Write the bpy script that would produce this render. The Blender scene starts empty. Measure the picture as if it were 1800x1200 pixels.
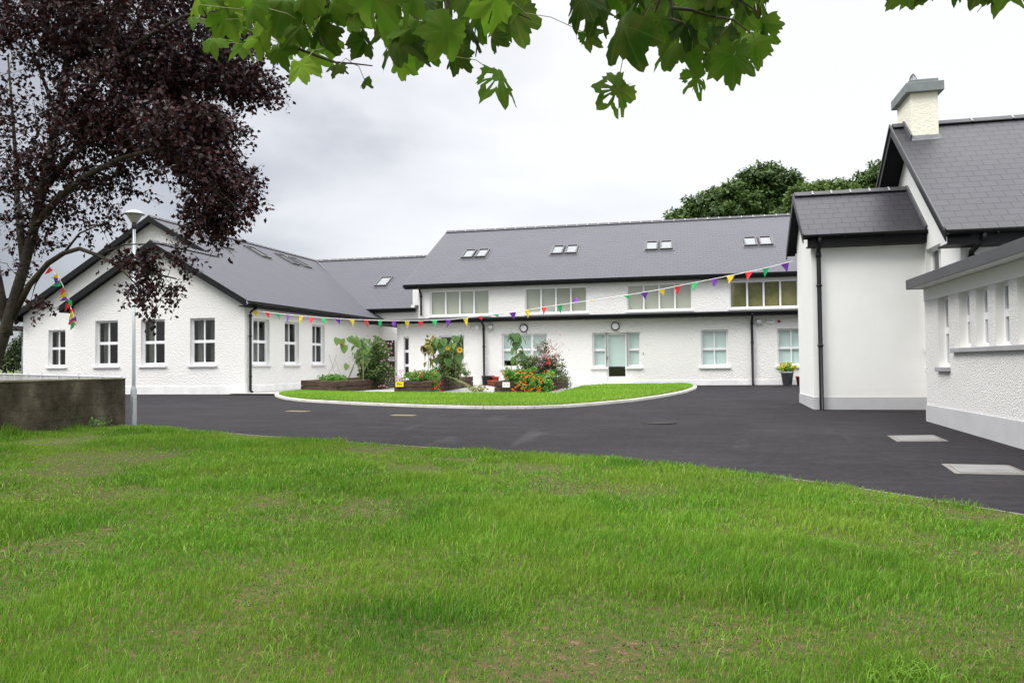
import bpy, math, random
import numpy as np
from mathutils import Vector, Matrix
random.seed(7); rng = np.random.default_rng(11)
D = bpy.data; S = bpy.context.scene; COL = S.collection
sin, cos, pi = math.sin, math.cos, math.pi

# ------------------------------------------------------------------ camera
FX, PITCH, ROLL, CY, YAW, H = 1344., .0285, .0107, 601.4, .220, .95
def ray(px, py):
    r2, u2, w = (px-900)/FX, -(py-CY)/FX, 1.
    return cam2world(r2, u2, w)
def cam2world(r2, u2, w):
    r = cos(ROLL)*r2+sin(ROLL)*u2; u = -sin(ROLL)*r2+cos(ROLL)*u2
    y = cos(PITCH)*w-sin(PITCH)*u; z = sin(PITCH)*w+cos(PITCH)*u
    return Vector((cos(YAW)*r-sin(YAW)*y, sin(YAW)*r+cos(YAW)*y, z))
def at(px, py, dist):            # point seen at a pixel of the 1800 px photograph, dist metres deep
    return ray(px, py)*dist+Vector((0, 0, H))
def atY(px, py, Y):
    d = ray(px, py); return d*(Y/d.y)+Vector((0, 0, H))
def atZ(px, py, Z):
    d = ray(px, py); return d*((Z-H)/d.z)+Vector((0, 0, H))
cam = D.objects.new('camera', D.cameras.new('camera')); COL.objects.link(cam)
R_, U_, W_ = cam2world(1, 0, 0), cam2world(0, 1, 0), cam2world(0, 0, 1)
M_ = Matrix((R_, U_, -W_)).transposed().to_4x4(); M_.translation = (0, 0, H); cam.matrix_world = M_
cam.data.sensor_width = 36; cam.data.lens = FX/1800*36; cam.data.shift_y = (CY-600)/1800
cam.data.clip_start = .05; cam.data.clip_end = 3000
S.camera = cam
S.render.resolution_x, S.render.resolution_y = 1024, 682
S.view_settings.view_transform = 'Standard'; S.view_settings.look = 'None'
S.view_settings.exposure = 0.66; S.view_settings.gamma = 1

# ------------------------------------------------------------------ sky
SUN_EL, SUN_AZ = math.radians(48), math.radians(232)     # azimuth clockwise from +Y
w = D.worlds.new('World'); S.world = w; w.use_nodes = True
nt = w.node_tree; nt.nodes.clear()
def N(t, **k):
    n = nt.nodes.new(t)
    for a, b in k.items(): setattr(n, a, b)
    return n
L = lambda a, b: nt.links.new(a, b)
out = N('ShaderNodeOutputWorld'); add = N('ShaderNodeAddShader')
sky = N('ShaderNodeTexSky', sky_type='NISHITA', sun_disc=False, sun_elevation=SUN_EL, sun_rotation=SUN_AZ)
b1 = N('ShaderNodeBackground'); b1.inputs[1].default_value = .012; L(sky.outputs[0], b1.inputs[0])
b2 = N('ShaderNodeBackground'); b2.inputs[1].default_value = 1.0
tc = N('ShaderNodeTexCoord'); mp = N('ShaderNodeMapping'); mp.inputs['Scale'].default_value = (1, 1, 2.6)
L(tc.outputs['Generated'], mp.inputs[0])
n1 = N('ShaderNodeTexNoise'); n1.inputs['Scale'].default_value = 2.3; n1.inputs['Detail'].default_value = 5; n1.inputs['Roughness'].default_value = .48
n1.inputs['Distortion'].default_value = .25; L(mp.outputs[0], n1.inputs[0])
def math_(op, a, b=None, c=None, clamp=False):
    n = N('ShaderNodeMath', operation=op); n.use_clamp = clamp
    for i, v in enumerate((a, b, c)):
        if v is None: continue
        if isinstance(v, (int, float)): n.inputs[i].default_value = v
        else: L(v, n.inputs[i])
    return n.outputs[0]
dt = N('ShaderNodeVectorMath', operation='DOT_PRODUCT'); L(tc.outputs['Generated'], dt.inputs[0])
ax = (R_*.80+Vector((0, 0, .45))).normalized(); dt.inputs[1].default_value = ax    # cloud base is heavier to the west
sep = N('ShaderNodeSeparateXYZ'); L(tc.outputs['Generated'], sep.inputs[0])
fac = math_('MULTIPLY_ADD', dt.outputs['Value'], .80, .47)
fac = math_('ADD', fac, math_('MULTIPLY_ADD', n1.outputs['Fac'], 1.5, -.63))
ramp = N('ShaderNodeValToRGB'); L(fac, ramp.inputs[0])
e = ramp.color_ramp.elements; e[0].position = 0; e[0].color = (.20, .21, .235, 1); e[1].position = .85; e[1].color = (.605, .605, .615, 1)
k = ramp.color_ramp.elements.new(.32); k.color = (.335, .345, .375, 1); k = ramp.color_ramp.elements.new(.55); k.color = (.50, .505, .525, 1)
zen = N('ShaderNodeMapRange'); L(sep.outputs[2], zen.inputs[0]); zen.inputs[1].default_value = .42; zen.inputs[2].default_value = .95
zen.inputs[3].default_value = 1.0; zen.inputs[4].default_value = 5.2
mul = N('ShaderNodeVectorMath', operation='SCALE'); L(ramp.outputs[0], mul.inputs[0]); L(zen.outputs[0], mul.inputs['Scale'])
L(mul.outputs[0], b2.inputs[0]); L(b1.outputs[0], add.inputs[0]); L(b2.outputs[0], add.inputs[1]); L(add.outputs[0], out.inputs[0])
sl = D.lights.new('sun', 'SUN'); sl.energy = 1.5; sl.angle = math.radians(22); sl.color = (1, .96, .9)
so = D.objects.new('sun', sl); COL.objects.link(so)
sd = Vector((sin(SUN_AZ)*cos(SUN_EL), cos(SUN_AZ)*cos(SUN_EL), sin(SUN_EL)))
so.rotation_euler = (-sd).to_track_quat('-Z', 'Y').to_euler(); so.location = (0, 0, 30)

# ------------------------------------------------------------------ materials
MAT = {}
def mat(name, col, rough=.6, spec=.5, var=None, bump=None, metal=0, trans=0, extra=None):
    """var=(colour2, scale, detail[, stretch]); bump=(scale, strength, dist[, kind])"""
    m = D.materials.new(name); m.use_nodes = True; t = m.node_tree
    b = t.nodes['Principled BSDF']; b.inputs['Base Color'].default_value = (*col, 1); b.inputs['Roughness'].default_value = rough
    b.inputs['Specular IOR Level'].default_value = spec; b.inputs['Metallic'].default_value = metal
    co = t.nodes.new('ShaderNodeTexCoord').outputs['Object']
    if var:
        n = t.nodes.new('ShaderNodeTexNoise'); n.inputs['Scale'].default_value = var[1]; n.inputs['Detail'].default_value = var[2]; n.inputs['Roughness'].default_value = .6
        v = co
        if len(var) > 3:
            mm = t.nodes.new('ShaderNodeMapping'); mm.inputs['Scale'].default_value = var[3]; t.links.new(co, mm.inputs[0]); v = mm.outputs[0]
        t.links.new(v, n.inputs[0])
        r = t.nodes.new('ShaderNodeValToRGB'); r.color_ramp.elements[0].position = .32; r.color_ramp.elements[1].position = .68
        r.color_ramp.elements[0].color = (*col, 1); r.color_ramp.elements[1].color = (*var[0], 1)
        t.links.new(n.outputs['Fac'], r.inputs[0]); t.links.new(r.outputs[0], b.inputs['Base Color'])
    if bump:
        kind = bump[3] if len(bump) > 3 else 'noise'
        if kind == 'noise':
            n = t.nodes.new('ShaderNodeTexNoise'); n.inputs['Scale'].default_value = bump[0]; n.inputs['Detail'].default_value = 3; h = n.outputs['Fac']
        else:
            n = t.nodes.new('ShaderNodeTexVoronoi'); n.inputs['Scale'].default_value = bump[0]; n.feature = 'SMOOTH_F1'; h = n.outputs['Distance']
        t.links.new(co, n.inputs[0])
        bp = t.nodes.new('ShaderNodeBump'); bp.inputs['Strength'].default_value = bump[1]; bp.inputs['Distance'].default_value = bump[2]
        t.links.new(h, bp.inputs['Height']); t.links.new(bp.outputs[0], b.inputs['Normal'])
    if trans:
        add_trans(t, b, trans)
    if extra: extra(t, b, co)
    MAT[name] = m; return m
def add_trans(t, b, amount):
    tr = t.nodes.new('ShaderNodeBsdfTranslucent'); mx = t.nodes.new('ShaderNodeMixShader'); mx.inputs[0].default_value = amount
    o = t.nodes['Material Output']; t.links.new(b.outputs[0], mx.inputs[1]); t.links.new(tr.outputs[0], mx.inputs[2]); t.links.new(mx.outputs[0], o.inputs[0])
    s = b.inputs['Base Color']
    if s.is_linked: t.links.new(s.links[0].from_socket, tr.inputs[0])
    else: tr.inputs[0].default_value = s.default_value
def attrmat(name, cols, rough=.5, spec=.4, trans=.35, noise=None, vein=None):
    """leaf material: colour picked per leaf by the attribute 'v' (natural variation between leaves)"""
    m = D.materials.new(name); m.use_nodes = True; t = m.node_tree; b = t.nodes['Principled BSDF']
    a = t.nodes.new('ShaderNodeAttribute'); a.attribute_name = 'v'
    r = t.nodes.new('ShaderNodeValToRGB'); el = r.color_ramp.elements
    el[0].color = (*cols[0], 1); el[1].color = (*cols[-1], 1)
    for i, c in enumerate(cols[1:-1]): q = el.new((i+1)/(len(cols)-1)); q.color = (*c, 1)
    t.links.new(a.outputs['Fac'], r.inputs[0]); c = r.outputs[0]
    if noise:
        n = t.nodes.new('ShaderNodeTexNoise'); n.inputs['Scale'].default_value = noise[1]; n.inputs['Detail'].default_value = 3
        co = t.nodes.new('ShaderNodeTexCoord'); t.links.new(co.outputs['Object'], n.inputs[0])
        rr = t.nodes.new('ShaderNodeValToRGB'); rr.color_ramp.elements[0].position = .38; rr.color_ramp.elements[1].position = .62; t.links.new(n.outputs['Fac'], rr.inputs[0])
        mx = t.nodes.new('ShaderNodeMix'); mx.data_type = 'RGBA'; mf = t.nodes.new('ShaderNodeMath'); mf.operation = 'MULTIPLY'; mf.inputs[1].default_value = noise[2]
        t.links.new(rr.outputs[0], mf.inputs[0]); t.links.new(mf.outputs[0], mx.inputs[0]); t.links.new(c, mx.inputs[6]); mx.inputs[7].default_value = (*noise[0], 1); c = mx.outputs[2]
    if vein:
        a2 = t.nodes.new('ShaderNodeAttribute'); a2.attribute_name = 'vein'
        pw = t.nodes.new('ShaderNodeMath'); pw.operation = 'POWER'; pw.inputs[1].default_value = 3; t.links.new(a2.outputs['Fac'], pw.inputs[0])
        mf = t.nodes.new('ShaderNodeMath'); mf.operation = 'MULTIPLY'; mf.inputs[1].default_value = .22; t.links.new(pw.outputs[0], mf.inputs[0])
        mx = t.nodes.new('ShaderNodeMix'); mx.data_type = 'RGBA'; t.links.new(mf.outputs[0], mx.inputs[0]); t.links.new(c, mx.inputs[6]); mx.inputs[7].default_value = (*vein, 1); c = mx.outputs[2]
    t.links.new(c, b.inputs['Base Color']); b.inputs['Roughness'].default_value = rough; b.inputs['Specular IOR Level'].default_value = spec
    add_trans(t, b, trans); MAT[name] = m; return m
def roughcast_extra(scale, strength, dist, pit=0):
    def f(t, b, co):
        n = t.nodes.new('ShaderNodeTexNoise'); n.inputs['Scale'].default_value = scale; n.inputs['Detail'].default_value = 4; n.inputs['Roughness'].default_value = .62
        v = t.nodes.new('ShaderNodeTexVoronoi'); v.inputs['Scale'].default_value = scale*1.7; v.feature = 'SMOOTH_F1'
        t.links.new(co, n.inputs[0]); t.links.new(co, v.inputs[0])
        m = t.nodes.new('ShaderNodeMath'); m.operation = 'MULTIPLY_ADD'; m.inputs[1].default_value = -.6
        t.links.new(v.outputs['Distance'], m.inputs[0]); t.links.new(n.outputs['Fac'], m.inputs[2])
        bp = t.nodes.new('ShaderNodeBump'); bp.inputs['Strength'].default_value = strength; bp.inputs['Distance'].default_value = dist
        t.links.new(m.outputs[0], bp.inputs['Height']); t.links.new(bp.outputs[0], b.inputs['Normal'])
        # damp streaks and slightly greyer paint here and there
        n2 = t.nodes.new('ShaderNodeTexNoise'); n2.inputs['Scale'].default_value = .8; n2.inputs['Detail'].default_value = 6; t.links.new(co, n2.inputs[0])
        mx = t.nodes.new('ShaderNodeMix'); mx.data_type = 'RGBA'; t.links.new(n2.outputs['Fac'], mx.inputs[0])
        bc = b.inputs['Base Color'].default_value[:3]
        mx.inputs[6].default_value = (*bc, 1); mx.inputs[7].default_value = (bc[0]*.93, bc[1]*.93, bc[2]*.91, 1); c = mx.outputs[2]
        if pit:
            r = t.nodes.new('ShaderNodeValToRGB'); r.color_ramp.elements[0].position = .33; r.color_ramp.elements[1].position = .45
            r.color_ramp.elements[0].color = (.36, .35, .34, 1); r.color_ramp.elements[1].color = (1, 1, 1, 1)
            t.links.new(n.outputs['Fac'], r.inputs[0]); m3 = t.nodes.new('ShaderNodeMix'); m3.data_type = 'RGBA'; m3.blend_type = 'MULTIPLY'; m3.inputs[0].default_value = pit
            t.links.new(c, m3.inputs[6]); t.links.new(r.outputs[0], m3.inputs[7]); c = m3.outputs[2]
        t.links.new(c, b.inputs['Base Color'])
    return f
def slate_extra(c1, c2, mort, bw=.33, rh=.25):
    def f(t, b, co):
        uv = t.nodes.new('ShaderNodeTexCoord').outputs['UV']
        br = t.nodes.new('ShaderNodeTexBrick'); br.offset = .5; br.inputs['Scale'].default_value = 1
        br.inputs['Brick Width'].default_value = bw; br.inputs['Row Height'].default_value = rh; br.inputs['Mortar Size'].default_value = .011; br.inputs['Mortar Smooth'].default_value = .2
        br.inputs['Color1'].default_value = (*c1, 1); br.inputs['Color2'].default_value = (*c2, 1); br.inputs['Mortar'].default_value = (*mort, 1)
        t.links.new(uv, br.inputs[0])
        n = t.nodes.new('ShaderNodeTexNoise'); n.inputs['Scale'].default_value = .6; n.inputs['Detail'].default_value = 6; t.links.new(co, n.inputs[0])
        mr = t.nodes.new('ShaderNodeMapRange'); mr.inputs[1].default_value = .3; mr.inputs[2].default_value = .7; mr.inputs[3].default_value = .82; mr.inputs[4].default_value = 1.12; t.links.new(n.outputs['Fac'], mr.inputs[0])
        sc = t.nodes.new('ShaderNodeVectorMath'); sc.operation = 'SCALE'; t.links.new(br.outputs['Color'], sc.inputs[0]); t.links.new(mr.outputs[0], sc.inputs['Scale'])
        t.links.new(sc.outputs[0], b.inputs['Base Color'])
        # each course laps over the one below: saw-tooth height along v
        sp = t.nodes.new('ShaderNodeSeparateXYZ'); t.links.new(uv, sp.inputs[0])
        d = t.nodes.new('ShaderNodeMath'); d.operation = 'DIVIDE'; d.inputs[1].default_value = rh; t.links.new(sp.outputs[1], d.inputs[0])
        fr = t.nodes.new('ShaderNodeMath'); fr.operation = 'FRACT'; t.links.new(d.outputs[0], fr.inputs[0])
        iv = t.nodes.new('ShaderNodeMath'); iv.operation = 'MULTIPLY_ADD'; iv.inputs[1].default_value = -1; t.links.new(fr.outputs[0], iv.inputs[0])
        t.links.new(br.outputs['Fac'], iv.inputs[2])
        sb = t.nodes.new('ShaderNodeMath'); sb.operation = 'SUBTRACT'; sb.inputs[0].default_value = 1; t.links.new(iv.outputs[0], sb.inputs[1])
        bp = t.nodes.new('ShaderNodeBump'); bp.inputs['Strength'].default_value = .35; bp.inputs['Distance'].default_value = .012; bp.invert = True
        t.links.new(sb.outputs[0], bp.inputs['Height']); t.links.new(bp.outputs[0], b.inputs['Normal'])
        mr2 = t.nodes.new('ShaderNodeMapRange'); mr2.inputs[3].default_value = .38; mr2.inputs[4].default_value = .58; t.links.new(n.outputs['Fac'], mr2.inputs[0]); t.links.new(mr2.outputs[0], b.inputs['Roughness'])
    return f
mat('roughcast', (.84, .83, .81), .85, .2, extra=roughcast_extra(17, .85, .030))
mat('roughcast_close', (.83, .82, .80), .85, .2, extra=roughcast_extra(38, 1.0, .028, .85))
mat('roughcast_cream', (.84, .80, .68), .85, .2, extra=roughcast_extra(14, .5, .03))
mat('render', (.80, .80, .775), .8, .2, ((.76, .76, .73), 1.2, 5), (30, .15, .01))
mat('plinth_grey', (.50, .50, .51), .7, .3, ((.44, .44, .45), 1.5, 6), (35, .15, .01))
mat('plinth_white', (.84, .84, .83), .75, .25, ((.70, .70, .68), 2.2, 6), (30, .15, .01))
mat('slate', (.1, .1, .11), .5, .32, extra=slate_extra((.040, .040, .054), (.046, .046, .061), (.014, .014, .018)))
mat('slate_dark', (.1, .1, .11), .5, .32, extra=slate_extra((.030, .029, .036), (.036, .034, .042), (.006, .006, .007)))
mat('black_upvc', (.005, .0055, .006), .4, .28, ((.010, .010, .011), 3, 4))
mat('soffit', (.010, .010, .011), .6, .2, ((.007, .007, .0075), 2, 3))
mat('white_upvc', (.86, .86, .87), .35, .45, ((.82, .82, .83), 2, 3))
mat('sill_white', (.80, .80, .80), .6, .3, ((.72, .72, .71), 3, 4))
mat('sill_grey', (.36, .36, .37), .7, .3, ((.30, .30, .31), 3, 4))
mat('fascia_grey', (.085, .085, .09), .55, .35, ((.07, .07, .074), 1.5, 5))
mat('ridge', (.07, .07, .075), .6, .3, ((.05, .05, .055), 3, 4))
mat('mortar', (.40, .40, .40), .9, .1, ((.3, .3, .3), 6, 4), (40, .4, .01))
mat('lead', (.15, .155, .17), .55, .4, ((.09, .095, .10), 5, 5), (14, .3, .01), metal=.35)
mat('zinc_cap', (.20, .225, .225), .6, .35, ((.15, .17, .17), 4, 5), (25, .2, .01))
mat('dark_room', (.05, .055, .045), .9, .1, ((.09, .09, .075), 1.5, 3))
mat('curtain', (.42, .41, .37), .9, .1, ((.16, .155, .14), 2.5, 3, (3, 3, .3)))
mat('blind_aqua', (.76, .84, .82), .8, .2, ((.70, .79, .77), 1.2, 3))
mat('blind_beige', (.62, .58, .48), .8, .2, ((.52, .49, .40), .5, 4))
mat('tree_reflection', (.36, .30, .12), .8, .2, ((.13, .12, .04), 1.3, 6))  # mottled olive: trees reflected in the upper right panes, painted as colour
mat('door_brown', (.045, .028, .025), .4, .5, ((.03, .02, .018), 6, 4, (1, 1, .2)))
mat('asphalt', (.040, .038, .041), .75, .08)
mat('concrete_path', (.40, .395, .38), .8, .25, ((.30, .295, .28), 1.3, 8), (40, .25, .01))
mat('kerb', (.68, .66, .62), .85, .2, ((.52, .50, .46), 2.4, 8), (45, .3, .01))
mat('sleeper', (.038, .024, .018), .85, .15, ((.10, .07, .05), 3, 10, (1, 1, 6)), (22, .7, .03))
mat('soil', (.07, .045, .032), .95, .1, ((.035, .024, .018), 8, 6), (25, .8, .04))
mat('galvanised', (.42, .45, .46), .42, .5, ((.34, .37, .38), 4, 5, (1, 1, .3)), metal=.5)
mat('old_concrete', (.055, .048, .036), .95, .1)
mat('wall_coping', (.30, .26, .18), .9, .1, ((.16, .14, .09), 4, 8), (30, .5, .02))
mat('rail_white', (.62, .62, .62), .5, .4, ((.5, .5, .5), 4, 4))
mat('bark_purple', (.028, .020, .017), .9, .2, ((.055, .048, .035), 6, 8, (1, 1, .25)), (18, .8, .03))
mat('bark_grey', (.11, .105, .075), .9, .2, ((.06, .06, .04), 9, 8, (1, 1, .3)), (30, .7, .01))
mat('twig', (.045, .035, .028), .8, .3, ((.07, .06, .04), 12, 5), (40, .5, .005))
mat('stem_green', (.16, .20, .07), .7, .3, ((.24, .22, .12), 8, 4))
mat('stem_dry', (.30, .23, .12), .8, .2, ((.18, .13, .07), 9, 5))
mat('petal_yellow', (.80, .48, .02), .6, .3, ((.7, .36, .01), 20, 3), trans=.25)
mat('seed_brown', (.05, .025, .012), .9, .1, ((.09, .05, .02), 60, 3))
mat('petal_orange', (.80, .095, .012), .55, .3, ((.75, .2, .015), 9, 3), trans=.2)
mat('petal_red', (.65, .03, .03), .55, .3, ((.5, .02, .02), 9, 3), trans=.2)
mat('petal_pink', (.55, .22, .32), .6, .3, ((.68, .50, .56), 7, 3), trans=.2)
mat('flower_lemon', (.55, .50, .03), .6, .3, ((.40, .42, .04), 9, 3), trans=.25)
mat('pot_zinc', (.36, .38, .40), .55, .4, ((.28, .30, .32), 5, 5), metal=.1)
mat('terracotta', (.42, .10, .05), .8, .25, ((.32, .08, .045), 6, 4))
mat('plastic_red', (.50, .045, .03), .45, .4, ((.42, .03, .02), 4, 4))
mat('plastic_black', (.02, .02, .022), .5, .4, ((.03, .03, .03), 6, 4))
mat('steel_cover', (.22, .22, .21), .6, .25, ((.15, .147, .14), 2, 8), (60, .3, .005))
mat('concrete_surround', (.22, .20, .185), .9, .2, ((.13, .12, .11), 4, 8), (40, .4, .01))
mat('yellow_paint', (.22, .16, .07), .7, .3, ((.10, .08, .05), 6, 8))
mat('iron_cover', (.035, .032, .03), .8, .15, ((.02, .019, .018), 8, 6), (40, .5, .008))
mat('sign_yellow', (.85, .68, .02), .5, .4, ((.8, .62, .02), 3, 3))
mat('sign_white', (.80, .80, .79), .5, .4, ((.76, .76, .75), 3, 3))
mat('ink', (.02, .02, .022), .6, .3, ((.03, .03, .03), 3, 3))
mat('lamp_diffuser', (.80, .79, .84), .35, .5, ((.77, .76, .81), 3, 3))
mat('grey_plastic', (.42, .42, .42), .5, .4, ((.36, .36, .36), 3, 3))
mat('red_lens', (.35, .01, .01), .3, .5, ((.3, .01, .01), 3, 3))
mat('cord_white', (.72, .72, .70), .7, .3, ((.65, .65, .63), 5, 3))
for n_, c_ in dict(yellow=(.85, .62, .03), red=(.78, .045, .06), green=(.03, .50, .16), purple=(.20, .05, .42)).items():
    mat('flag_'+n_, c_, .55, .3, (tuple(x*.85 for x in c_), 6, 3), trans=.3)
attrmat('plum_leaf', [(.009, .004, .006), (.020, .006, .009), (.034, .009, .011), (.070, .016, .016)], .45, .35, .22)
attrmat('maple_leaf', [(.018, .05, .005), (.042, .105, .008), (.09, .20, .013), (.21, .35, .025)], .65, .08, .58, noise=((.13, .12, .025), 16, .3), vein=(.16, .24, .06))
attrmat('tree_leaf', [(.022, .05, .009), (.045, .09, .015), (.08, .14, .022), (.14, .22, .04)], .55, .3, .3)
attrmat('far_leaf', [(.03, .05, .02), (.055, .08, .035), (.09, .11, .045)], .7, .2, .2)
attrmat('sunflower_leaf', [(.07, .14, .05), (.12, .22, .065), (.19, .31, .08)], .6, .3, .35)
attrmat('wilted_leaf', [(.25, .19, .05), (.34, .30, .09), (.20, .20, .06), (.16, .09, .04)], .7, .2, .3)
attrmat('bush_leaf', [(.06, .11, .03), (.12, .19, .055), (.20, .28, .09), (.28, .34, .15)], .6, .3, .35)
attrmat('nasturtium_leaf', [(.06, .17, .02), (.10, .26, .03), (.17, .36, .04)], .5, .3, .35)
attrmat('grey_leaf', [(.13, .15, .09), (.20, .21, .13), (.10, .12, .07), (.24, .17, .16)], .7, .2, .3)
attrmat('crumb', [(.03, .02, .012), (.07, .045, .03), (.13, .09, .06), (.30, .26, .21)], .9, .1, .0)
attrmat('grass_blade', [(.027, .080, .007), (.064, .18, .012), (.125, .28, .020), (.22, .37, .040), (.40, .34, .15)], .6, .2, .32, noise=((.20, .29, .032), .8, .5))
attrmat('grass_short', [(.14, .29, .022), (.21, .40, .035), (.30, .48, .06)], .6, .2, .3)

def glass(name, refl=.5, tint=(1, 1, 1)):
    m = D.materials.new(name); m.use_nodes = True; t = m.node_tree; t.nodes.clear()
    o = t.nodes.new('ShaderNodeOutputMaterial'); mx = t.nodes.new('ShaderNodeMixShader'); tr = t.nodes.new('ShaderNodeBsdfTransparent'); gl = t.nodes.new('ShaderNodeBsdfGlossy')
    lw = t.nodes.new('ShaderNodeLayerWeight'); lw.inputs[0].default_value = .5; pw = t.nodes.new('ShaderNodeMath'); pw.operation = 'POWER'; pw.inputs[1].default_value = 4.5; t.links.new(lw.outputs['Facing'], pw.inputs[0]); fr = t.nodes.new('ShaderNodeMath'); fr.operation = 'MULTIPLY_ADD'; fr.inputs[1].default_value = .85; fr.inputs[2].default_value = .085; t.links.new(pw.outputs[0], fr.inputs[0])
    n = t.nodes.new('ShaderNodeTexNoise'); n.inputs['Scale'].default_value = 1.6; co = t.nodes.new('ShaderNodeTexCoord'); t.links.new(co.outputs['Object'], n.inputs[0])
    bp = t.nodes.new('ShaderNodeBump'); bp.inputs['Strength'].default_value = .04; bp.inputs['Distance'].default_value = .02; t.links.new(n.outputs['Fac'], bp.inputs['Height']); t.links.new(bp.outputs[0], gl.inputs['Normal'])
    gl.inputs['Roughness'].default_value = .015; tr.inputs[0].default_value = (*tint, 1)
    ad = t.nodes.new('ShaderNodeMath'); ad.operation = 'ADD'; ad.inputs[1].default_value = refl; t.links.new(fr.outputs[0], ad.inputs[0])
    t.links.new(ad.outputs[0], mx.inputs[0]); t.links.new(tr.outputs[0], mx.inputs[1]); t.links.new(gl.outputs[0], mx.inputs[2]); t.links.new(mx.outputs[0], o.inputs[0]); MAT[name] = m
glass('glass', .0, (.86, .92, .90)); glass('glass_roof', .04, (.55, .60, .60))

def asphalt_nodes():
    m = MAT['asphalt']; t = m.node_tree; b = t.nodes['Principled BSDF']; co = t.nodes.new('ShaderNodeTexCoord').outputs['Object']
    def noise(s, d, st=None, r=.6):
        n = t.nodes.new('ShaderNodeTexNoise'); n.inputs['Scale'].default_value = s; n.inputs['Detail'].default_value = d; n.inputs['Roughness'].default_value = r
        v = co
        if st: mm = t.nodes.new('ShaderNodeMapping'); mm.inputs['Scale'].default_value = st; mm.inputs['Rotation'].default_value = (0, 0, .5); t.links.new(co, mm.inputs[0]); v = mm.outputs[0]
        t.links.new(v, n.inputs[0]); return n.outputs['Fac']
    def mix(f, a, bcol, lo, hi, k):
        r = t.nodes.new('ShaderNodeMapRange'); r.inputs[1].default_value = lo; r.inputs[2].default_value = hi; r.inputs[4].default_value = k; t.links.new(f, r.inputs[0])
        x = t.nodes.new('ShaderNodeMix'); x.data_type = 'RGBA'; t.links.new(r.outputs[0], x.inputs[0]); t.links.new(a, x.inputs[6]); x.inputs[7].default_value = (*bcol, 1); return x.outputs[2]
    r = t.nodes.new('ShaderNodeValToRGB'); r.color_ramp.elements[0].color = (.009, .0085, .010, 1); r.color_ramp.elements[1].color = (.024, .022, .024, 1)
    r.color_ramp.elements[0].position = .3; r.color_ramp.elements[1].position = .7
    t.links.new(noise(70, 2), r.inputs[0]); c = r.outputs[0]
    c = mix(noise(9, 5), c, (.034, .031, .032), .45, .7, .6)
    c = mix(noise(2.2, 9, (.3, 1.6, 1), .7), c, (.036, .034, .036), .5, .68, .6)
    c = mix(noise(.35, 7), c, (.027, .025, .026), .5, .72, .7)
    c = mix(noise(1.3, 8, (1, .22, 1)), c, (.075, .066, .062), .61, .74, .35)
    c = mix(noise(3.1, 10, (.5, 1, 1), .75), c, (.11, .095, .085), .66, .74, .55)      # dusty wheel marks and dried mud
    t.links.new(c, b.inputs['Base Color'])
    rr = t.nodes.new('ShaderNodeMapRange'); rr.inputs[3].default_value = .6; rr.inputs[4].default_value = .9; t.links.new(noise(.5, 5), rr.inputs[0]); t.links.new(rr.outputs[0], b.inputs['Roughness'])
    bp = t.nodes.new('ShaderNodeBump'); bp.inputs['Strength'].default_value = .5; bp.inputs['Distance'].default_value = .008; t.links.new(noise(90, 2), bp.inputs['Height']); t.links.new(bp.outputs[0], b.inputs['Normal'])
asphalt_nodes()
def oldwall_nodes():
    m = MAT['old_concrete']; t = m.node_tree; b = t.nodes['Principled BSDF']; co = t.nodes.new('ShaderNodeTexCoord').outputs['Object']
    def noise(s, d, st=(1, 1, 1)):
        n = t.nodes.new('ShaderNodeTexNoise'); n.inputs['Scale'].default_value = s; n.inputs['Detail'].default_value = d; n.inputs['Roughness'].default_value = .65
        mm = t.nodes.new('ShaderNodeMapping'); mm.inputs['Scale'].default_value = st; t.links.new(co, mm.inputs[0]); t.links.new(mm.outputs[0], n.inputs[0]); return n.outputs['Fac']
    r = t.nodes.new('ShaderNodeValToRGB'); r.color_ramp.elements[0].position = .34; r.color_ramp.elements[1].position = .70
    r.color_ramp.elements[0].color = (.030, .026, .018, 1); r.color_ramp.elements[1].color = (.13, .115, .085, 1)
    q = r.color_ramp.elements.new(.5); q.color = (.062, .053, .036, 1)
    t.links.new(noise(2.2, 10, (1, 1, .6)), r.inputs[0])
    wv = t.nodes.new('ShaderNodeTexWave'); wv.wave_type = 'BANDS'; wv.bands_direction = 'Z'; wv.inputs['Scale'].default_value = 1.35; wv.inputs['Distortion'].default_value = 2.5; wv.inputs['Detail'].default_value = 3; wv.inputs['Detail Scale'].default_value = 1.2
    t.links.new(co, wv.inputs[0])
    r2 = t.nodes.new('ShaderNodeValToRGB'); r2.color_ramp.elements[0].position = 0; r2.color_ramp.elements[1].position = .06; r2.color_ramp.elements[0].color = (.25, .25, .25, 1)
    t.links.new(wv.outputs['Fac'], r2.inputs[0])
    mx = t.nodes.new('ShaderNodeMix'); mx.data_type = 'RGBA'; mx.blend_type = 'MULTIPLY'; mx.inputs[0].default_value = .25; t.links.new(r.outputs[0], mx.inputs[6]); t.links.new(r2.outputs[0], mx.inputs[7])
    t.links.new(mx.outputs[2], b.inputs['Base Color'])
    bp = t.nodes.new('ShaderNodeBump'); bp.inputs['Strength'].default_value = .7; bp.inputs['Distance'].default_value = .03; t.links.new(noise(14, 6), bp.inputs['Height']); t.links.new(bp.outputs[0], b.inputs['Normal'])
oldwall_nodes()
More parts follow.
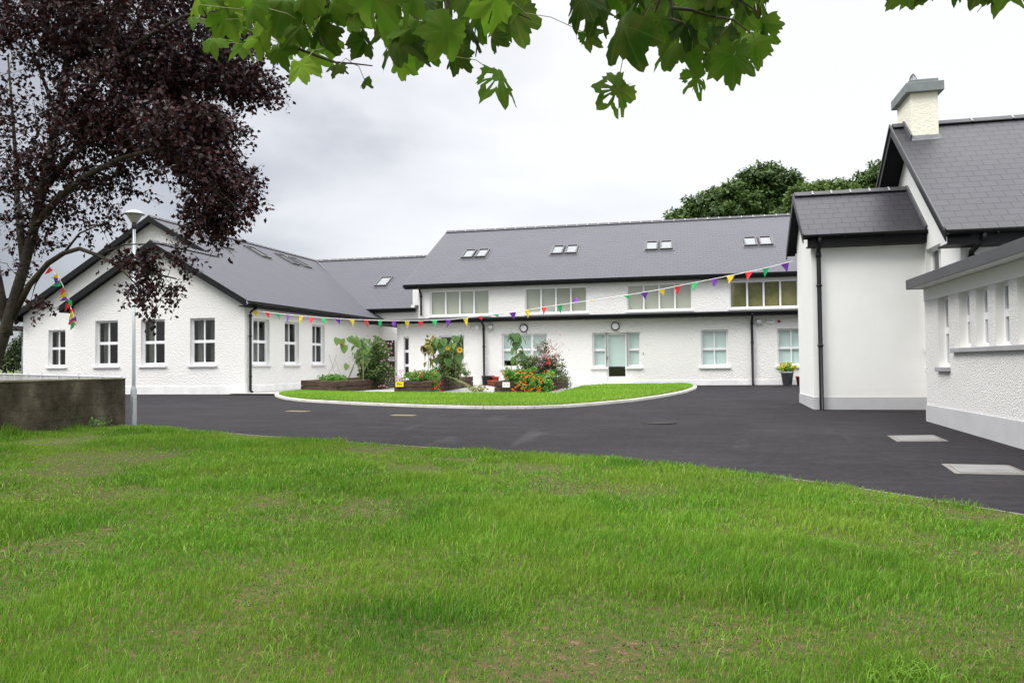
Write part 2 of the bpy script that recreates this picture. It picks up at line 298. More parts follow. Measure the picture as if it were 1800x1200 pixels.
def lawn_nodes():
    m = mat('lawn_soil', (.12, .08, .05), .95, .1, bump=(30, .8, .03)); t = m.node_tree; b = t.nodes['Principled BSDF']; co = t.nodes.new('ShaderNodeTexCoord').outputs['Object']
    n = t.nodes.new('ShaderNodeTexNoise'); n.inputs['Scale'].default_value = 16; n.inputs['Detail'].default_value = 8; n.inputs['Roughness'].default_value = .7; t.links.new(co, n.inputs[0])
    r = t.nodes.new('ShaderNodeValToRGB'); el = r.color_ramp.elements; el[0].position = .3; el[1].position = .72
    el[0].color = (.03, .055, .010, 1); el[1].color = (.20, .14, .085, 1); q = el.new(.47); q.color = (.05, .07, .016, 1); q = el.new(.58); q.color = (.085, .058, .03, 1)
    t.links.new(n.outputs['Fac'], r.inputs[0]); t.links.new(r.outputs[0], b.inputs['Base Color'])
lawn_nodes()
mat('field', (.07, .11, .03), .9, .1, ((.12, .13, .05), .05, 8), (3, .5, .1))

# ------------------------------------------------------------------ mesh helpers
def rootof(o):
    while o.parent: o = o.parent
    return o
def thing(name, label, cat, loc=(0, 0, 0), rotz=0, group=None):
    o = D.objects.new(name, None); COL.objects.link(o); o.location = loc; o.rotation_euler = (0, 0, rotz); o.empty_display_size = .2
    o['label'] = label; o['category'] = cat
    if group: o['group'] = group
    return o
def tag(o, label, cat, group=None):
    o['label'] = label; o['category'] = cat
    if group: o['group'] = group
    return o
class MB:
    def __init__(s): s.v = []; s.f = []; s.uv = []; s.sm = False; s.xf = None
    def P(s, p):
        return s.xf(*p) if s.xf else tuple(p)
    def face(s, pts, uv=None):
        i = len(s.v); s.v += [s.P(p) for p in pts]; s.f.append(tuple(range(i, i+len(pts)))); s.uv.append(uv or [(p[0], p[2] if len(p) > 2 else 0) for p in pts])
    def box(s, a, b):
        x0, y0, z0 = [min(p, q) for p, q in zip(a, b)]; x1, y1, z1 = [max(p, q) for p, q in zip(a, b)]
        c = [(x0, y0, z0), (x1, y0, z0), (x1, y1, z0), (x0, y1, z0), (x0, y0, z1), (x1, y0, z1), (x1, y1, z1), (x0, y1, z1)]
        s.hexa(c)
    def hexa(s, c):
        i = len(s.v); s.v += [s.P(p) for p in c]
        for f in ((0, 3, 2, 1), (4, 5, 6, 7), (0, 1, 5, 4), (1, 2, 6, 5), (2, 3, 7, 6), (3, 0, 4, 7)):
            s.f.append(tuple(i+k for k in f)); s.uv.append([(0, 0)]*4)
    def beam(s, a, b, w, h, up=(0, 0, 1)):        # box along a segment
        a, b = Vector(s.P(a)), Vector(s.P(b)); d = (b-a).normalized(); up = Vector(up); r = d.cross(up).normalized(); u = r.cross(d)
        xf = s.xf; s.xf = None
        q = [(-w/2, -h/2), (w/2, -h/2), (w/2, h/2), (-w/2, h/2)]
        s.hexa([tuple(a+r*x+u*y) for x, y in q]+[tuple(b+r*x+u*y) for x, y in q]); s.xf = xf
    def tube(s, pts, rad, n=8, cap=True):
        pts = [Vector(s.P(p)) for p in pts]; m = len(pts)
        if not hasattr(rad, '__len__'): rad = [rad]*m
        i0 = len(s.v); ref = Vector((.31, .17, .93))
        for k, p in enumerate(pts):
            d = (pts[min(k+1, m-1)]-pts[max(k-1, 0)]).normalized()
            if abs(d.dot(ref)) > .98: ref = Vector((1, 0, .1)).normalized()
            r = d.cross(ref).normalized(); u = r.cross(d)
            for j in range(n): a = 2*pi*j/n; s.v.append(tuple(p+(r*cos(a)+u*sin(a))*rad[k]))
        for k in range(m-1):
            for j in range(n):
                s.f.append((i0+k*n+j, i0+k*n+(j+1) % n, i0+(k+1)*n+(j+1) % n, i0+(k+1)*n+j)); s.uv.append([(0, 0)]*4)
        if cap:
            s.f.append(tuple(i0+j for j in range(n))[::-1]); s.uv.append([(0, 0)]*n); s.f.append(tuple(i0+(m-1)*n+j for j in range(n))); s.uv.append([(0, 0)]*n)
    def lathe(s, c, prof, n=24, axis='z'):
        i0 = len(s.v); m = len(prof)
        for r, h in prof:
            for j in range(n):
                a = 2*pi*j/n
                p = (c[0]+r*cos(a), c[1]+r*sin(a), c[2]+h) if axis == 'z' else (c[0]+r*cos(a), c[1]+h, c[2]+r*sin(a))
                s.v.append(s.P(p))
        for k in range(m-1):
            for j in range(n): s.f.append((i0+k*n+j, i0+k*n+(j+1) % n, i0+(k+1)*n+(j+1) % n, i0+(k+1)*n+j)); s.uv.append([(0, 0)]*4)
    def build(s, name, m, parent=None, smooth=False, bevel=0):
        me = D.meshes.new(name); o = D.objects.new(name, me); COL.objects.link(o)
        org = Vector((0, 0, 0))
        if parent: o.parent = parent; org = Vector(ORG.get(rootof(parent).name, (0, 0, 0)))
        me.from_pydata([tuple(Vector(v)-org) for v in s.v], [], s.f)
        ul = me.uv_layers.new(name='UVMap'); ul.data.foreach_set('uv', np.array([c for u in s.uv for c in u], dtype=np.float32).ravel())
        me.materials.append(MAT[m])
        if smooth: me.polygons.foreach_set('use_smooth', [True]*len(me.polygons))
        me.update()
        if bevel:
            b = o.modifiers.new('bevel', 'BEVEL'); b.width = bevel; b.segments = 2; b.limit_method = 'ANGLE'
        return o
ORG = {}
def root(name, label, cat, org, loc=None, rotz=0, group=None):
    o = thing(name, label, cat, loc if loc is not None else org, rotz, group); ORG[o.name] = tuple(org); return o
def frame(p0, u, n):           # local (a along wall, d outward, z) -> world
    return lambda a, d, z: (p0[0]+u[0]*a+n[0]*d, p0[1]+u[1]*a+n[1]*d, z)

# numpy leaf clouds ------------------------------------------------
def leafcloud(name, m, parent, pos, ydir, nrm, size, tmpl, faces, vein=None, v=None, drop=None):
    pos = np.asarray(pos, float); n = len(pos); k = np.shape(tmpl)[-2]
    y = ydir/np.maximum(np.linalg.norm(ydir, axis=1, keepdims=True), 1e-6)
    x = np.cross(y, nrm); x /= np.maximum(np.linalg.norm(x, axis=1, keepdims=True), 1e-6); z = np.cross(x, y)
    t = np.asarray(tmpl, float)
    if t.ndim == 2: t = np.broadcast_to(t, (n, k, 3))
    s = np.asarray(size)[:, None, None]
    V = pos[:, None, :]+s*(t[:, :, 0:1]*x[:, None, :]+t[:, :, 1:2]*y[:, None, :]+t[:, :, 2:3]*z[:, None, :])
    if parent: V = V-np.array(ORG.get(rootof(parent).name, (0, 0, 0)))
    me = D.meshes.new(name); o = D.objects.new(name, me); COL.objects.link(o)
    if parent: o.parent = parent
    fl = [np.asarray(f) for f in faces]
    sizes = np.array([len(f) for f in fl]); flat = np.concatenate(fl)
    loops = (flat[None, :]+(np.arange(n)*k)[:, None]); cnt = np.tile(sizes, n); val = rng.random(n) if v is None else np.asarray(v)
    fv = np.repeat(val, len(fl))
    if drop is not None:
        keep = ~drop.reshape(-1); lk = np.repeat(keep, cnt); loops = loops.reshape(-1)[lk]; cnt = cnt[keep]; fv = fv[keep]
    loops = loops.reshape(-1).astype(np.int32); st = np.concatenate([[0], np.cumsum(cnt)[:-1]]).astype(np.int32)
    me.vertices.add(n*k); me.vertices.foreach_set('co', V.astype(np.float32).ravel())
    me.loops.add(len(loops)); me.loops.foreach_set('vertex_index', loops)
    me.polygons.add(len(cnt)); me.polygons.foreach_set('loop_start', st)
    me.update(calc_edges=True)
    a = me.attributes.new('v', 'FLOAT', 'FACE'); a.data.foreach_set('value', fv.astype(np.float32))
    if vein is not None:
        a = me.attributes.new('vein', 'FLOAT', 'POINT'); a.data.foreach_set('value', np.tile(np.asarray(vein, np.float32), n))
    me.materials.append(MAT[m]); return o
OVAL = [(0, 0, 0), (.26, .35, .05), (.20, .75, .02), (0, 1, -.06), (-.20, .75, .02), (-.26, .35, .05), (0, .5, -.04)]
OVALF = [(0, 1, 6), (1, 2, 6), (2, 3, 6), (3, 4, 6), (4, 5, 6), (5, 0, 6)]
OV4 = [(0, 0, 0), (.30, .5, .07), (0, 1, -.03), (-.30, .5, .07)]; OV4F = [(0, 1, 2), (0, 2, 3)]
HEART = [(0, 0, 0), (.42, -.05, .06), (.52, .35, .04), (.30, .75, -.05), (0, 1.05, -.22), (-.30, .75, -.05), (-.52, .35, .04), (-.42, -.05, .06), (0, .4, -.05)]
HEARTF = [(0, 1, 8), (1, 2, 8), (2, 3, 8), (3, 4, 8), (4, 5, 8), (5, 6, 8), (6, 7, 8), (7, 0, 8)]
def unit(n): v = rng.normal(size=(n, 3)); return v/np.linalg.norm(v, axis=1, keepdims=True)
def blobpts(c, r, n, power=.5):
    d = unit(n); rad = rng.random(n)**power; return np.array(c)+d*rad[:, None]*np.array(r), d

# value noise for grass cover
LAT = rng.random((256, 256))
def vnoise(x, y, s, o=0):
    x = np.asarray(x)*s+o*17.3+500; y = np.asarray(y)*s+o*9.1+500; xi = np.floor(x).astype(int); yi = np.floor(y).astype(int); fx = x-xi; fy = y-yi
    fx = fx*fx*(3-2*fx); fy = fy*fy*(3-2*fy); g = lambda i, j: LAT[i % 256, j % 256]
    return (g(xi, yi)*(1-fx)+g(xi+1, yi)*fx)*(1-fy)+(g(xi, yi+1)*(1-fx)+g(xi+1, yi+1)*fx)*fy

# ------------------------------------------------------------------ ground
def G(x, y):
    g = np.interp(y, [-10, 0, 6, 12.6, 17, 20.5, 32], [.52, .50, .45, .38, .31, .27, 0]); return -g*np.interp(x, [-16, 0], [.35, 1])
def sheet(name, mname, P, dz, kind='structure'):
    """P: array (r, c, 2) of plan points"""
    P = np.asarray(P, float); r, c = P.shape[:2]; z = G(P[..., 0], P[..., 1])+dz
    m = MB(); m.v = [(P[i, j, 0], P[i, j, 1], float(z[i, j])) for i in range(r) for j in range(c)]
    m.f = [(i*c+j, i*c+j+1, (i+1)*c+j+1, (i+1)*c+j) for i in range(r-1) for j in range(c-1)]; m.uv = [[(0, 0)]*4]*len(m.f)
    o = m.build(name, mname, None, True); o['kind'] = kind; return o
def band(A, B, k):      # ruled grid between two polylines
    A, B = np.asarray(A, float), np.asarray(B, float); t = np.linspace(0, 1, k)[:, None, None]; return A[None]*(1-t)+B[None]*t
def resamp(P, n):
    P = np.asarray(P, float); d = np.concatenate([[0], np.cumsum(np.linalg.norm(np.diff(P, axis=0), axis=1))]); t = np.linspace(0, d[-1], n)
    return np.stack([np.interp(t, d, P[:, i]) for i in range(P.shape[1])], 1)
def smoothp(P, n, it=3):
    P = resamp(P, n)
    for _ in range(it): Q = P.copy(); Q[1:-1] = (P[:-2]+2*P[1:-1]+P[2:])/4; P = Q
    return P
# far field
gx = np.concatenate([[-900, -400, -200, -100, -60], np.linspace(-45, 20, 30), [40, 80, 160, 400, 900]])
gy = np.concatenate([[-200, -60, -20], np.linspace(-10, 45, 30), [60, 90, 150, 300, 600, 1400]])
sheet('ground', 'field', np.stack(np.meshgrid(gx, gy), -1), -.12)
sheet('asphalt_yard', 'asphalt', np.stack(np.meshgrid(np.linspace(-45, 16, 60), np.linspace(5, 40, 50)), -1), 0)
EDGE = [(-40, 15.2), (-22, 14.4), (-14, 13.9), (-10.55, 13.06), (-9.42, 12.65), (-7.37, 12.02), (-5.83, 11.52), (-4.13, 11.16), (-2.79, 10.87), (-1.58, 10.6), (-.03, 10.06), (1.23, 9.17), (1.73, 8.69), (2.34, 8.01), (2.85, 7.45), (3.8, 6.3), (5.2, 4.2), (7, 0), (9, -8)]
E2 = smoothp(EDGE, 160, 4)
BACK = np.stack([np.linspace(-40, 8.9, 160), np.full(160, -9.)], 1)
LG = band(E2, BACK, 60)
bumpz = (vnoise(LG[..., 0], LG[..., 1], .45, 3)-.5)*.05
lawn = sheet('lawn_soil', 'lawn_soil', LG, .035)
# lawn edging kerb, almost buried by the grass
m = MB()
for i in range(28, 158):
    a, b = E2[i], E2[i+1]; za, zb = float(G(*a)), float(G(*b)); d = (b-a)/np.linalg.norm(b-a); nn = np.array([-d[1], d[0]])
    if nn[1] < 0: nn = -nn
    q = [a-nn*.0, b-nn*.0+d*-.012, b+nn*.035-d*.012, a+nn*.035]
    m.hexa([(*q[0], za-.1), (*q[1], zb-.1), (*q[2], zb-.1), (*q[3], za-.1), (*q[0], za+.038), (*q[1], zb+.038), (*q[2], zb+.038), (*q[3], za+.038)])
o = m.build('lawn_kerb', 'concrete_surround'); o['kind'] = 'structure'

def in_lawn(x, y):
    ex, ey = E2[:, 0], E2[:, 1]; o_ = np.argsort(ex[:148]); return y < np.interp(x, ex[:148][o_], ey[:148][o_])+.015
def grass(name, x, y, z0, hgt, wid, mname, lean=.45, segs=2):
    n = len(x); z = G(x, y)+z0; a = rng.random(n)*2*pi; ln = lean*(.3+rng.random(n)); la = rng.random(n)*2*pi
    # wind leans the grass a little to the east
    dx = np.cos(la)*ln+.12; dy = np.sin(la)*ln
    bx, by = np.cos(a)*wid/2, np.sin(a)*wid/2
    P = np.zeros((n, 5, 3))
    P[:, 0] = np.stack([x-bx, y-by, z], 1); P[:, 1] = np.stack([x+bx, y+by, z], 1)
    mx, my, mz = x+dx*hgt*.35, y+dy*hgt*.35, z+hgt*.6
    P[:, 2] = np.stack([mx+bx*.75, my+by*.75, mz], 1); P[:, 3] = np.stack([mx-bx*.75, my-by*.75, mz], 1)
    P[:, 4] = np.stack([x+dx*hgt, y+dy*hgt, z+hgt*(1-.35*ln)], 1)
    return P
def grassmesh(name, P, val, mname, parent=None):
    n = len(P); me = D.meshes.new(name); o = D.objects.new(name, me); COL.objects.link(o)
    me.vertices.add(n*5); me.vertices.foreach_set('co', P.astype(np.float32).ravel())
    base = (np.arange(n)*5)[:, None]; loops = (base+np.array([0, 1, 2, 3, 3, 2, 4])[None]).astype(np.int32).ravel()
    me.loops.add(len(loops)); me.loops.foreach_set('vertex_index', loops)
    st = (np.arange(n)*7)[:, None]+np.array([0, 4])[None]
    me.polygons.add(2*n); me.polygons.foreach_set('loop_start', st.astype(np.int32).ravel()); me.update(calc_edges=True)
    a = me.attributes.new('v', 'FLOAT', 'FACE'); a.data.foreach_set('value', np.repeat(val, 2).astype(np.float32))
    me.materials.append(MAT[mname]); return o
Ps, Vs = [], []
def polar_grass(d0, d1, dens, hm, wm):
    """sow a ring sector in front of the camera"""
    a0, a1 = -.68, .68; area = (a1-a0)/2*(d1*d1-d0*d0); n = int(area*dens)
    d = np.sqrt(rng.random(n)*(d1*d1-d0*d0)+d0*d0); a = rng.uniform(a0, a1, n)-YAW
    x, y = d*np.sin(a), d*np.cos(a); k = in_lawn(x, y); x, y = x[k], y[k]
    c = vnoise(x, y, .75, 1)*.55+vnoise(x, y, 1.9, 2)*.3+vnoise(x, y, 6, 4)*.15
    right = np.clip((x+2)/6, -.25, .35); c = c+right*.16+np.clip((y-7)/6, 0, 1)*.09
    sp = vnoise(x, y, 4.2, 12)*.6+vnoise(x, y, 9, 13)*.4; keep = rng.random(len(x)) < np.clip((c+.34*(sp-.5)-.215)/.13, .34, 1)
    x, y, c = x[keep], y[keep], c[keep]; n = len(x)
    tall = np.clip((c-.22)/.35, .32, 1.2); tuft = vnoise(x, y, 3.1, 6)
    h = hm*(.45+.75*rng.random(n))*tall*(.65+.8*tuft**2)
    wall = np.exp(-np.clip(x+11.0, 0, 9)/.25); h = h*(1+1.2*wall)
    wd = wm*(.7+.6*rng.random(n))
    Ps.append(grass('', x, y, .03, h, wd, '')); 
    v = .22+.38*rng.random(n)+.34*(vnoise(x, y, 1.1, 9)-.5)+np.clip(.45-c, 0, .3)*.9; v = np.where(rng.random(n) < .035, .97, v); Vs.append(np.clip(v, 0, 1))
polar_grass(2.3, 4.2, 7500, .088, .0038)
polar_grass(4.2, 6.2, 5200, .088, .0050)
polar_grass(6.2, 9.0, 3300, .086, .0068)
polar_grass(9.0, 16.5, 1500, .085, .0105)
for _ in range(80):
    dd = math.sqrt(random.uniform(2.6**2, 10.5**2)); aa = random.uniform(-.64, .64)-YAW; cx0, cy0 = dd*sin(aa), dd*cos(aa)
    if not in_lawn(np.array([cx0]), np.array([cy0]))[0]: continue
    n = random.randint(120, 260); r0 = random.uniform(.10, .30); x, y = rng.normal(cx0, r0, n), rng.normal(cy0, r0, n); k = in_lawn(x, y); x, y = x[k], y[k]; n = len(x)
    Ps.append(grass('', x, y, .03, (.05+.05*rng.random(n))*random.uniform(.8, 1.15), .005*np.ones(n)*(1+dd/9), '', .85)); Vs.append(np.clip(random.choice((.10, .18, .26, .34))+.3*rng.random(n), 0, 1))
g = grassmesh('lawn_grass', np.concatenate(Ps), np.concatenate(Vs), 'grass_blade'); g['kind'] = 'stuff'; tag(g, 'long bright green grass with thin brown patches in the foreground', 'grass')

n = 55000; d = np.sqrt(rng.random(n)*(9.0**2-2.4**2)+2.4**2); a = rng.uniform(-.68, .68, n)-YAW; x, y = d*np.sin(a), d*np.cos(a); k = in_lawn(x, y); x, y = x[k], y[k]
c = vnoise(x, y, .75, 1)*.55+vnoise(x, y, 1.9, 2)*.3+vnoise(x, y, 6, 4)*.15+np.clip((x+2)/6, -.25, .35)*.16; k = rng.random(len(x)) < np.clip((.50-c)/.18, .06, 1); x, y = x[k], y[k]; n = len(x)
cr = leafcloud('soil_crumbs', 'crumb', None, np.stack([x, y, G(x, y)+.04], 1), unit(n), unit(n), (.004+.007*rng.random(n)**3), [(-.5, -.5, 0), (.5, -.4, 0), (0, .6, .1), (0, 0, .7)], [(0, 1, 3), (1, 2, 3), (2, 0, 3)]); cr['kind'] = 'stuff'; tag(cr, 'small stones and crumbs of soil showing through the thin lawn', 'soil')
# dry thatch lying flat among the blades
# ------------------------------------------------------------------ island, kerb, paving
KO = smoothp([(-13.9, 25.9), (-14.2, 25.0), (-13.6, 23.95), (-12.44, 22.5), (-11.23, 21.5), (-8.98, 20.5), (-6.85, 19.87), (-5.15, 19.6), (-3.98, 19.9), (-3.06, 20.7), (-2.25, 21.86), (-1.53, 23.09), (-.75, 24.94), (-.04, 27.33), (.34, 29.54), (.38, 30.6), (.05, 31.4)], 120, 3)
KI = [(-13.9, 26.0), (-12.3, 25.45), (-10.0, 25.3), (-7.5, 25.3), (-5.25, 25.4), (-4.05, 25.4), (-4.0, 27.5), (-3.85, 30.2), (-3.2, 31.15), (-1.0, 31.3), (.02, 31.35)]
KI = resamp(KI, 120)
sheet('paving', 'concrete_path', np.stack(np.meshgrid(np.linspace(-16.4, -2.6, 30), np.linspace(24.9, 38.5, 30)), -1), .05)
IS = sheet('island_lawn', 'lawn_soil', band(KO, KI, 14), .075)
m = MB(); per = 5
for i in range(0, 118):
    a, b = KO[i], KO[i+1]; d = (b-a)/np.linalg.norm(b-a); nn = np.array([d[1], -d[0]])
    if i % per == per-1: b = b-d*.012
    z = [float(G(*p)) for p in (a, b)]; wd = .13
    q = [a, b, b+nn*wd, a+nn*wd]; zt = .07
    m.hexa([(*q[0], z[0]-.1), (*q[3], z[0]-.1), (*q[2], z[1]-.1), (*q[1], z[1]-.1), (*q[0], z[0]+zt), (*q[3], z[0]+zt), (*q[2], z[1]+zt), (*q[1], z[1]+zt)])
o = m.build('island_kerb', 'kerb'); o['kind'] = 'structure'
n = 75000; t = rng.random(n)**.8; j = rng.random(n)*118; ji = j.astype(int); jf = (j-ji)[:, None]
A = KO[ji]*(1-jf)+KO[ji+1]*jf; B = KI[ji]*(1-jf)+KI[ji+1]*jf; q = A*(1-t[:, None])+B*t[:, None]
P = grass('', q[:, 0], q[:, 1], .07, .075*(.5+rng.random(n)), .013*np.ones(n), '', .5)
g = grassmesh('island_grass', P, np.clip(.2+.6*rng.random(n)+.4*(vnoise(q[:, 0], q[:, 1], .8, 5)-.5), 0, 1), 'grass_short'); g['kind'] = 'stuff'; tag(g, 'trimmed bright green grass inside the curved kerb', 'grass')

# ------------------------------------------------------------------ building helpers
def wall_mb(m, fr, L0, L1, z0, z1, ops=(), depth=.22, rev=None):
    """vertical wall with real openings and reveals; ops = (a0, a1, z0, z1)"""
    m.xf = fr
    A = sorted({L0, L1, *[o[0] for o in ops], *[o[1] for o in ops]}); Z = sorted({z0, z1, *[o[2] for o in ops], *[o[3] for o in ops]})
    for i in range(len(A)-1):
        for j in range(len(Z)-1):
            ca, cz = (A[i]+A[i+1])/2, (Z[j]+Z[j+1])/2
            if any(o[0] < ca < o[1] and o[2] < cz < o[3] for o in ops): continue
            m.face([(A[i], 0, Z[j]), (A[i+1], 0, Z[j]), (A[i+1], 0, Z[j+1]), (A[i], 0, Z[j+1])])
    wallm = m
    if rev is not None: m = rev; m.xf = fr
    for a0, a1, b0, b1 in ops:
        d = -depth
        m.face([(a0, 0, b0), (a0, d, b0), (a0, d, b1), (a0, 0, b1)]); m.face([(a1, 0, b0), (a1, 0, b1), (a1, d, b1), (a1, d, b0)])
        m.face([(a0, 0, b1), (a0, d, b1), (a1, d, b1), (a1, 0, b1)]); m.face([(a0, 0, b0), (a1, 0, b0), (a1, d, b0), (a0, d, b0)])
    m.xf = None; wallm.xf = None
def window(parent, fr, a0, a1, z0, z1, cols=2, rows=2, back='curtain', rec=.13, fw=.072, split=None, sill='sill_white', name='window', glassm='glass', backdepth=.28, mw=.05, tw=.11, pane_backing=None, sillw=.09):
    m = MB(); m.xf = fr; d0, d1 = -rec-.06, -rec
    m.box((a0, d0, z0), (a0+fw, d1, z1)); m.box((a1-fw, d0, z0), (a1, d1, z1)); m.box((a0+fw, d0, z1-fw), (a1-fw, d1, z1)); m.box((a0+fw, d0, z0), (a1-fw, d1, z0+fw*1.3))
    aa = [a0+fw+(a1-a0-2*fw)*i/cols for i in range(1, cols)]
    for a in aa: m.box((a-mw/2, d0+.005, z0+fw*1.3), (a+mw/2, d1-.004, z1-fw))
    zz = [z0+(z1-z0)*(split if split else i/rows) for i in range(1, rows)]
    for z in zz:
        ed = [a0+fw]+[q for a in aa for q in (a-mw/2, a+mw/2)]+[a1-fw]
        for i in range(0, len(ed), 2): m.box((ed[i], d0+.002, z-tw/2), (ed[i+1], d1-.002, z+tw/2))
    w_ = m.build(name, 'white_upvc', parent, bevel=.004)
    g = MB(); g.xf = fr; g.face([(a0+fw*.6, -rec-.03, z0+fw*.6), (a1-fw*.6, -rec-.03, z0+fw*.6), (a1-fw*.6, -rec-.03, z1-fw*.6), (a0+fw*.6, -rec-.03, z1-fw*.6)]); g.build('pane', glassm, w_)
    b = MB(); b.xf = fr; dd = -rec-(backdepth if back in ('dark_room', 'curtain') else .03)-.06
    if back in ('dark_room', 'curtain'):
        R = 'dark_room'; D_ = -1.6
        r = MB(); r.xf = fr
        x0, x1, y0, y1 = a0-.3, a1+.3, z0-.4, z1+.2
        r.face([(x0, D_, y0), (x1, D_, y0), (x1, D_, y1), (x0, D_, y1)])
        for pq in (((x0, -.24, y0), (x0, D_, y0), (x0, D_, y1), (x0, -.24, y1)), ((x1, -.24, y0), (x1, -.24, y1), (x1, D_, y1), (x1, D_, y0)), ((x0, -.24, y1), (x0, D_, y1), (x1, D_, y1), (x1, -.24, y1)), ((x0, -.24, y0), (x1, -.24, y0), (x1, D_, y0), (x0, D_, y0))): r.face(pq)
        r.build('room_lining', R, w_)
        if back == 'curtain':
            wdt = (a1-a0)
            for s0, s1 in ((a0, a0+wdt*.30), (a1-wdt*.34, a1)):
                k = 14
                for i in range(k):
                    p, q = s0+(s1-s0)*i/k, s0+(s1-s0)*(i+1)/k; e0, e1 = dd+.03*sin(i*1.9), dd+.03*sin((i+1)*1.9)
                    b.face([(p, e0, z0), (q, e1, z0), (q, e1, z1), (p, e0, z1)])
            b.build('curtain', 'curtain', w_)
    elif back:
        zb = z0 if pane_backing is None else z0+(z1-z0)*pane_backing
        b.box((a0+.01, dd-.01, zb), (a1-.01, dd, z1)); b.build('pane_backing', back, w_)  # a blind, except upper right: there the panel's colour imitates reflected trees
        r = MB(); r.xf = fr; r.box((a0-.1, dd-1.2, z0-.2), (a1+.1, dd-1.19, z1+.1)); r.build('room_lining', 'dark_room', w_)
    if sill:
        s = MB(); s.xf = fr; s.box((a0-sillw, -rec-.06, z0-.085), (a1+sillw, .07, z0-.002)); s.build('sill', sill, w_, bevel=.008)
    return w_
def roofplane(m, p0, p1, p2, p3, th=.10):
    """p0,p1 along eave; p2,p3 along ridge (p2 above p1). UVs in metres."""
    p = [Vector(q) for q in (p0, p1, p2, p3)]; u = (p[1]-p[0]).normalized(); n = u.cross(p[3]-p[0]).normalized(); v = n.cross(u)
    if n.z < 0: n = -n
    uv = [((q-p[0]).dot(u)+50, abs((q-p[0]).dot(v))+20) for q in p]
    m.face([tuple(q) for q in p], uv)
    q = [x-n*th for x in p]; m.face([tuple(x) for x in q[::-1]], [(0, 0)]*4)
    for i in range(4): j = (i+1) % 4; m.face([tuple(p[i]), tuple(q[i]), tuple(q[j]), tuple(p[j])], [(0, 0)]*4)
def gutter(parent, a, b, out, r=.065, name='gutter'):
    """half round gutter with lip and stop ends, along a-b, bulging to out (2D)"""
    a, b = Vector(a), Vector(b); o = Vector((*out, 0)); m = MB(); prof = []
    for k in range(9):
        t = pi*k/8; prof.append((r-r*cos(t), -r*sin(t)*1.05))
    inner = [(x*.86+r*.14, y*.86) for x, y in prof[::-1]]; pr = prof+inner; n = len(pr)
    for p in (a, b): m.v += [tuple(p+o*x+Vector((0, 0, y))) for x, y in pr]
    for i in range(n): j = (i+1) % n; m.f.append((i, j, n+j, n+i)); m.uv.append([(0, 0)]*4)
    for s in (0, n): m.f.append(tuple(range(s, s+9))); m.uv.append([(0, 0)]*9)
    L_ = (b-a).length; d = (b-a).normalized(); k = int(L_/.9)
    for i in range(k+1):
        c = a+d*(L_*i/max(k, 1)); m.beam(tuple(c-d*.012+o*r+Vector((0, 0, -r*1.15))), tuple(c+d*.012+o*r+Vector((0, 0, -r*1.15))), r*1.9, .02)
    return m.build(name, 'black_upvc', parent, True)
def downpipe(parent, top, wallpt, zbot, out, r=.038, shoe=True):
    """swan neck from the gutter outlet back to the wall, then straight down"""
    t = Vector(top); wp = Vector(wallpt); o = Vector((*out, 0)); m = MB(); zt = t.z
    c = wp+o*(r+.03)
    m.tube([t, t+Vector((0, 0, -.10)), (c.x, c.y, zt-.30), (c.x, c.y, zt-.40), (c.x, c.y, zbot+.10)]+([(c.x+out[0]*.08, c.y+out[1]*.08, zbot+.02)] if shoe else []), r, 10)
    m.tube([(c.x, c.y, zt-.36), (c.x, c.y, zt-.46)], r*1.25, 10); z = zt-1.2
    while z > zbot+.3: m.tube([(c.x, c.y, z), (c.x, c.y, z+.05)], r*1.3, 10); m.beam((c.x-out[1]*.07, c.y+out[0]*.07, z+.025), (c.x+out[1]*.07, c.y-out[0]*.07, z+.025), .02, .04); z -= 1.5
    return m.build('downpipe', 'black_upvc', parent, True)
def ridge(parent, a, b, step=.45, r=.11, straps=True):
    a, b = Vector(a), Vector(b); d = (b-a).normalized(); s = d.cross(Vector((0, 0, 1))).normalized(); L_ = (b-a).length; m = MB(); k = max(1, round(L_/step))
    for i in range(k):
        p, q = a+d*(L_*i/k+.012), a+d*(L_*(i+1)/k-.012)
        for sg in (1, -1):
            lo = s*sg*r*1.35-Vector((0, 0, r*.75)); up = Vector((0, 0, .02))
            m.face([tuple(p+lo+up), tuple(q+lo+up), tuple(q+Vector((0, 0, .055))), tuple(p+Vector((0, 0, .055)))])
            m.face([tuple(p+lo), tuple(q+lo), tuple(q+lo+up), tuple(p+lo+up)])
        m.face([tuple(p+s*r*1.35-Vector((0, 0, r*.75))), tuple(p+Vector((0, 0, .055))), tuple(p-s*r*1.35-Vector((0, 0, r*.75)))])
    o = m.build('ridge_tiles', 'ridge', parent)
    if straps:
        for i in range(1, k):
            m = MB(); c = a+d*(L_*i/k)
            for sg in (1, -1):
                lo = s*sg*r*1.4-Vector((0, 0, r*.75)); m.face([tuple(c-d*.02+lo+Vector((0, 0, .03))), tuple(c+d*.02+lo+Vector((0, 0, .03))), tuple(c+d*.02+Vector((0, 0, .068))), tuple(c-d*.02+Vector((0, 0, .068)))])
            m.build('mortar_joint', 'mortar', o)
    return o
def bargeboard(parent, a, b, out, h=.22, th=.03, name='bargeboard', mname='black_upvc', drop=.0):
    a, b = Vector(a), Vector(b); o = Vector((*out, 0)); dz = Vector((0, 0, -h)); m = MB(); z = Vector((0, 0, -drop+.03))
    m.hexa([tuple(p) for p in (a+dz+z, b+dz+z, b+dz+o*th+z, a+dz+o*th+z, a+z, b+z, b+o*th+z, a+o*th+z)]); 
    return m.build(name, mname, parent)
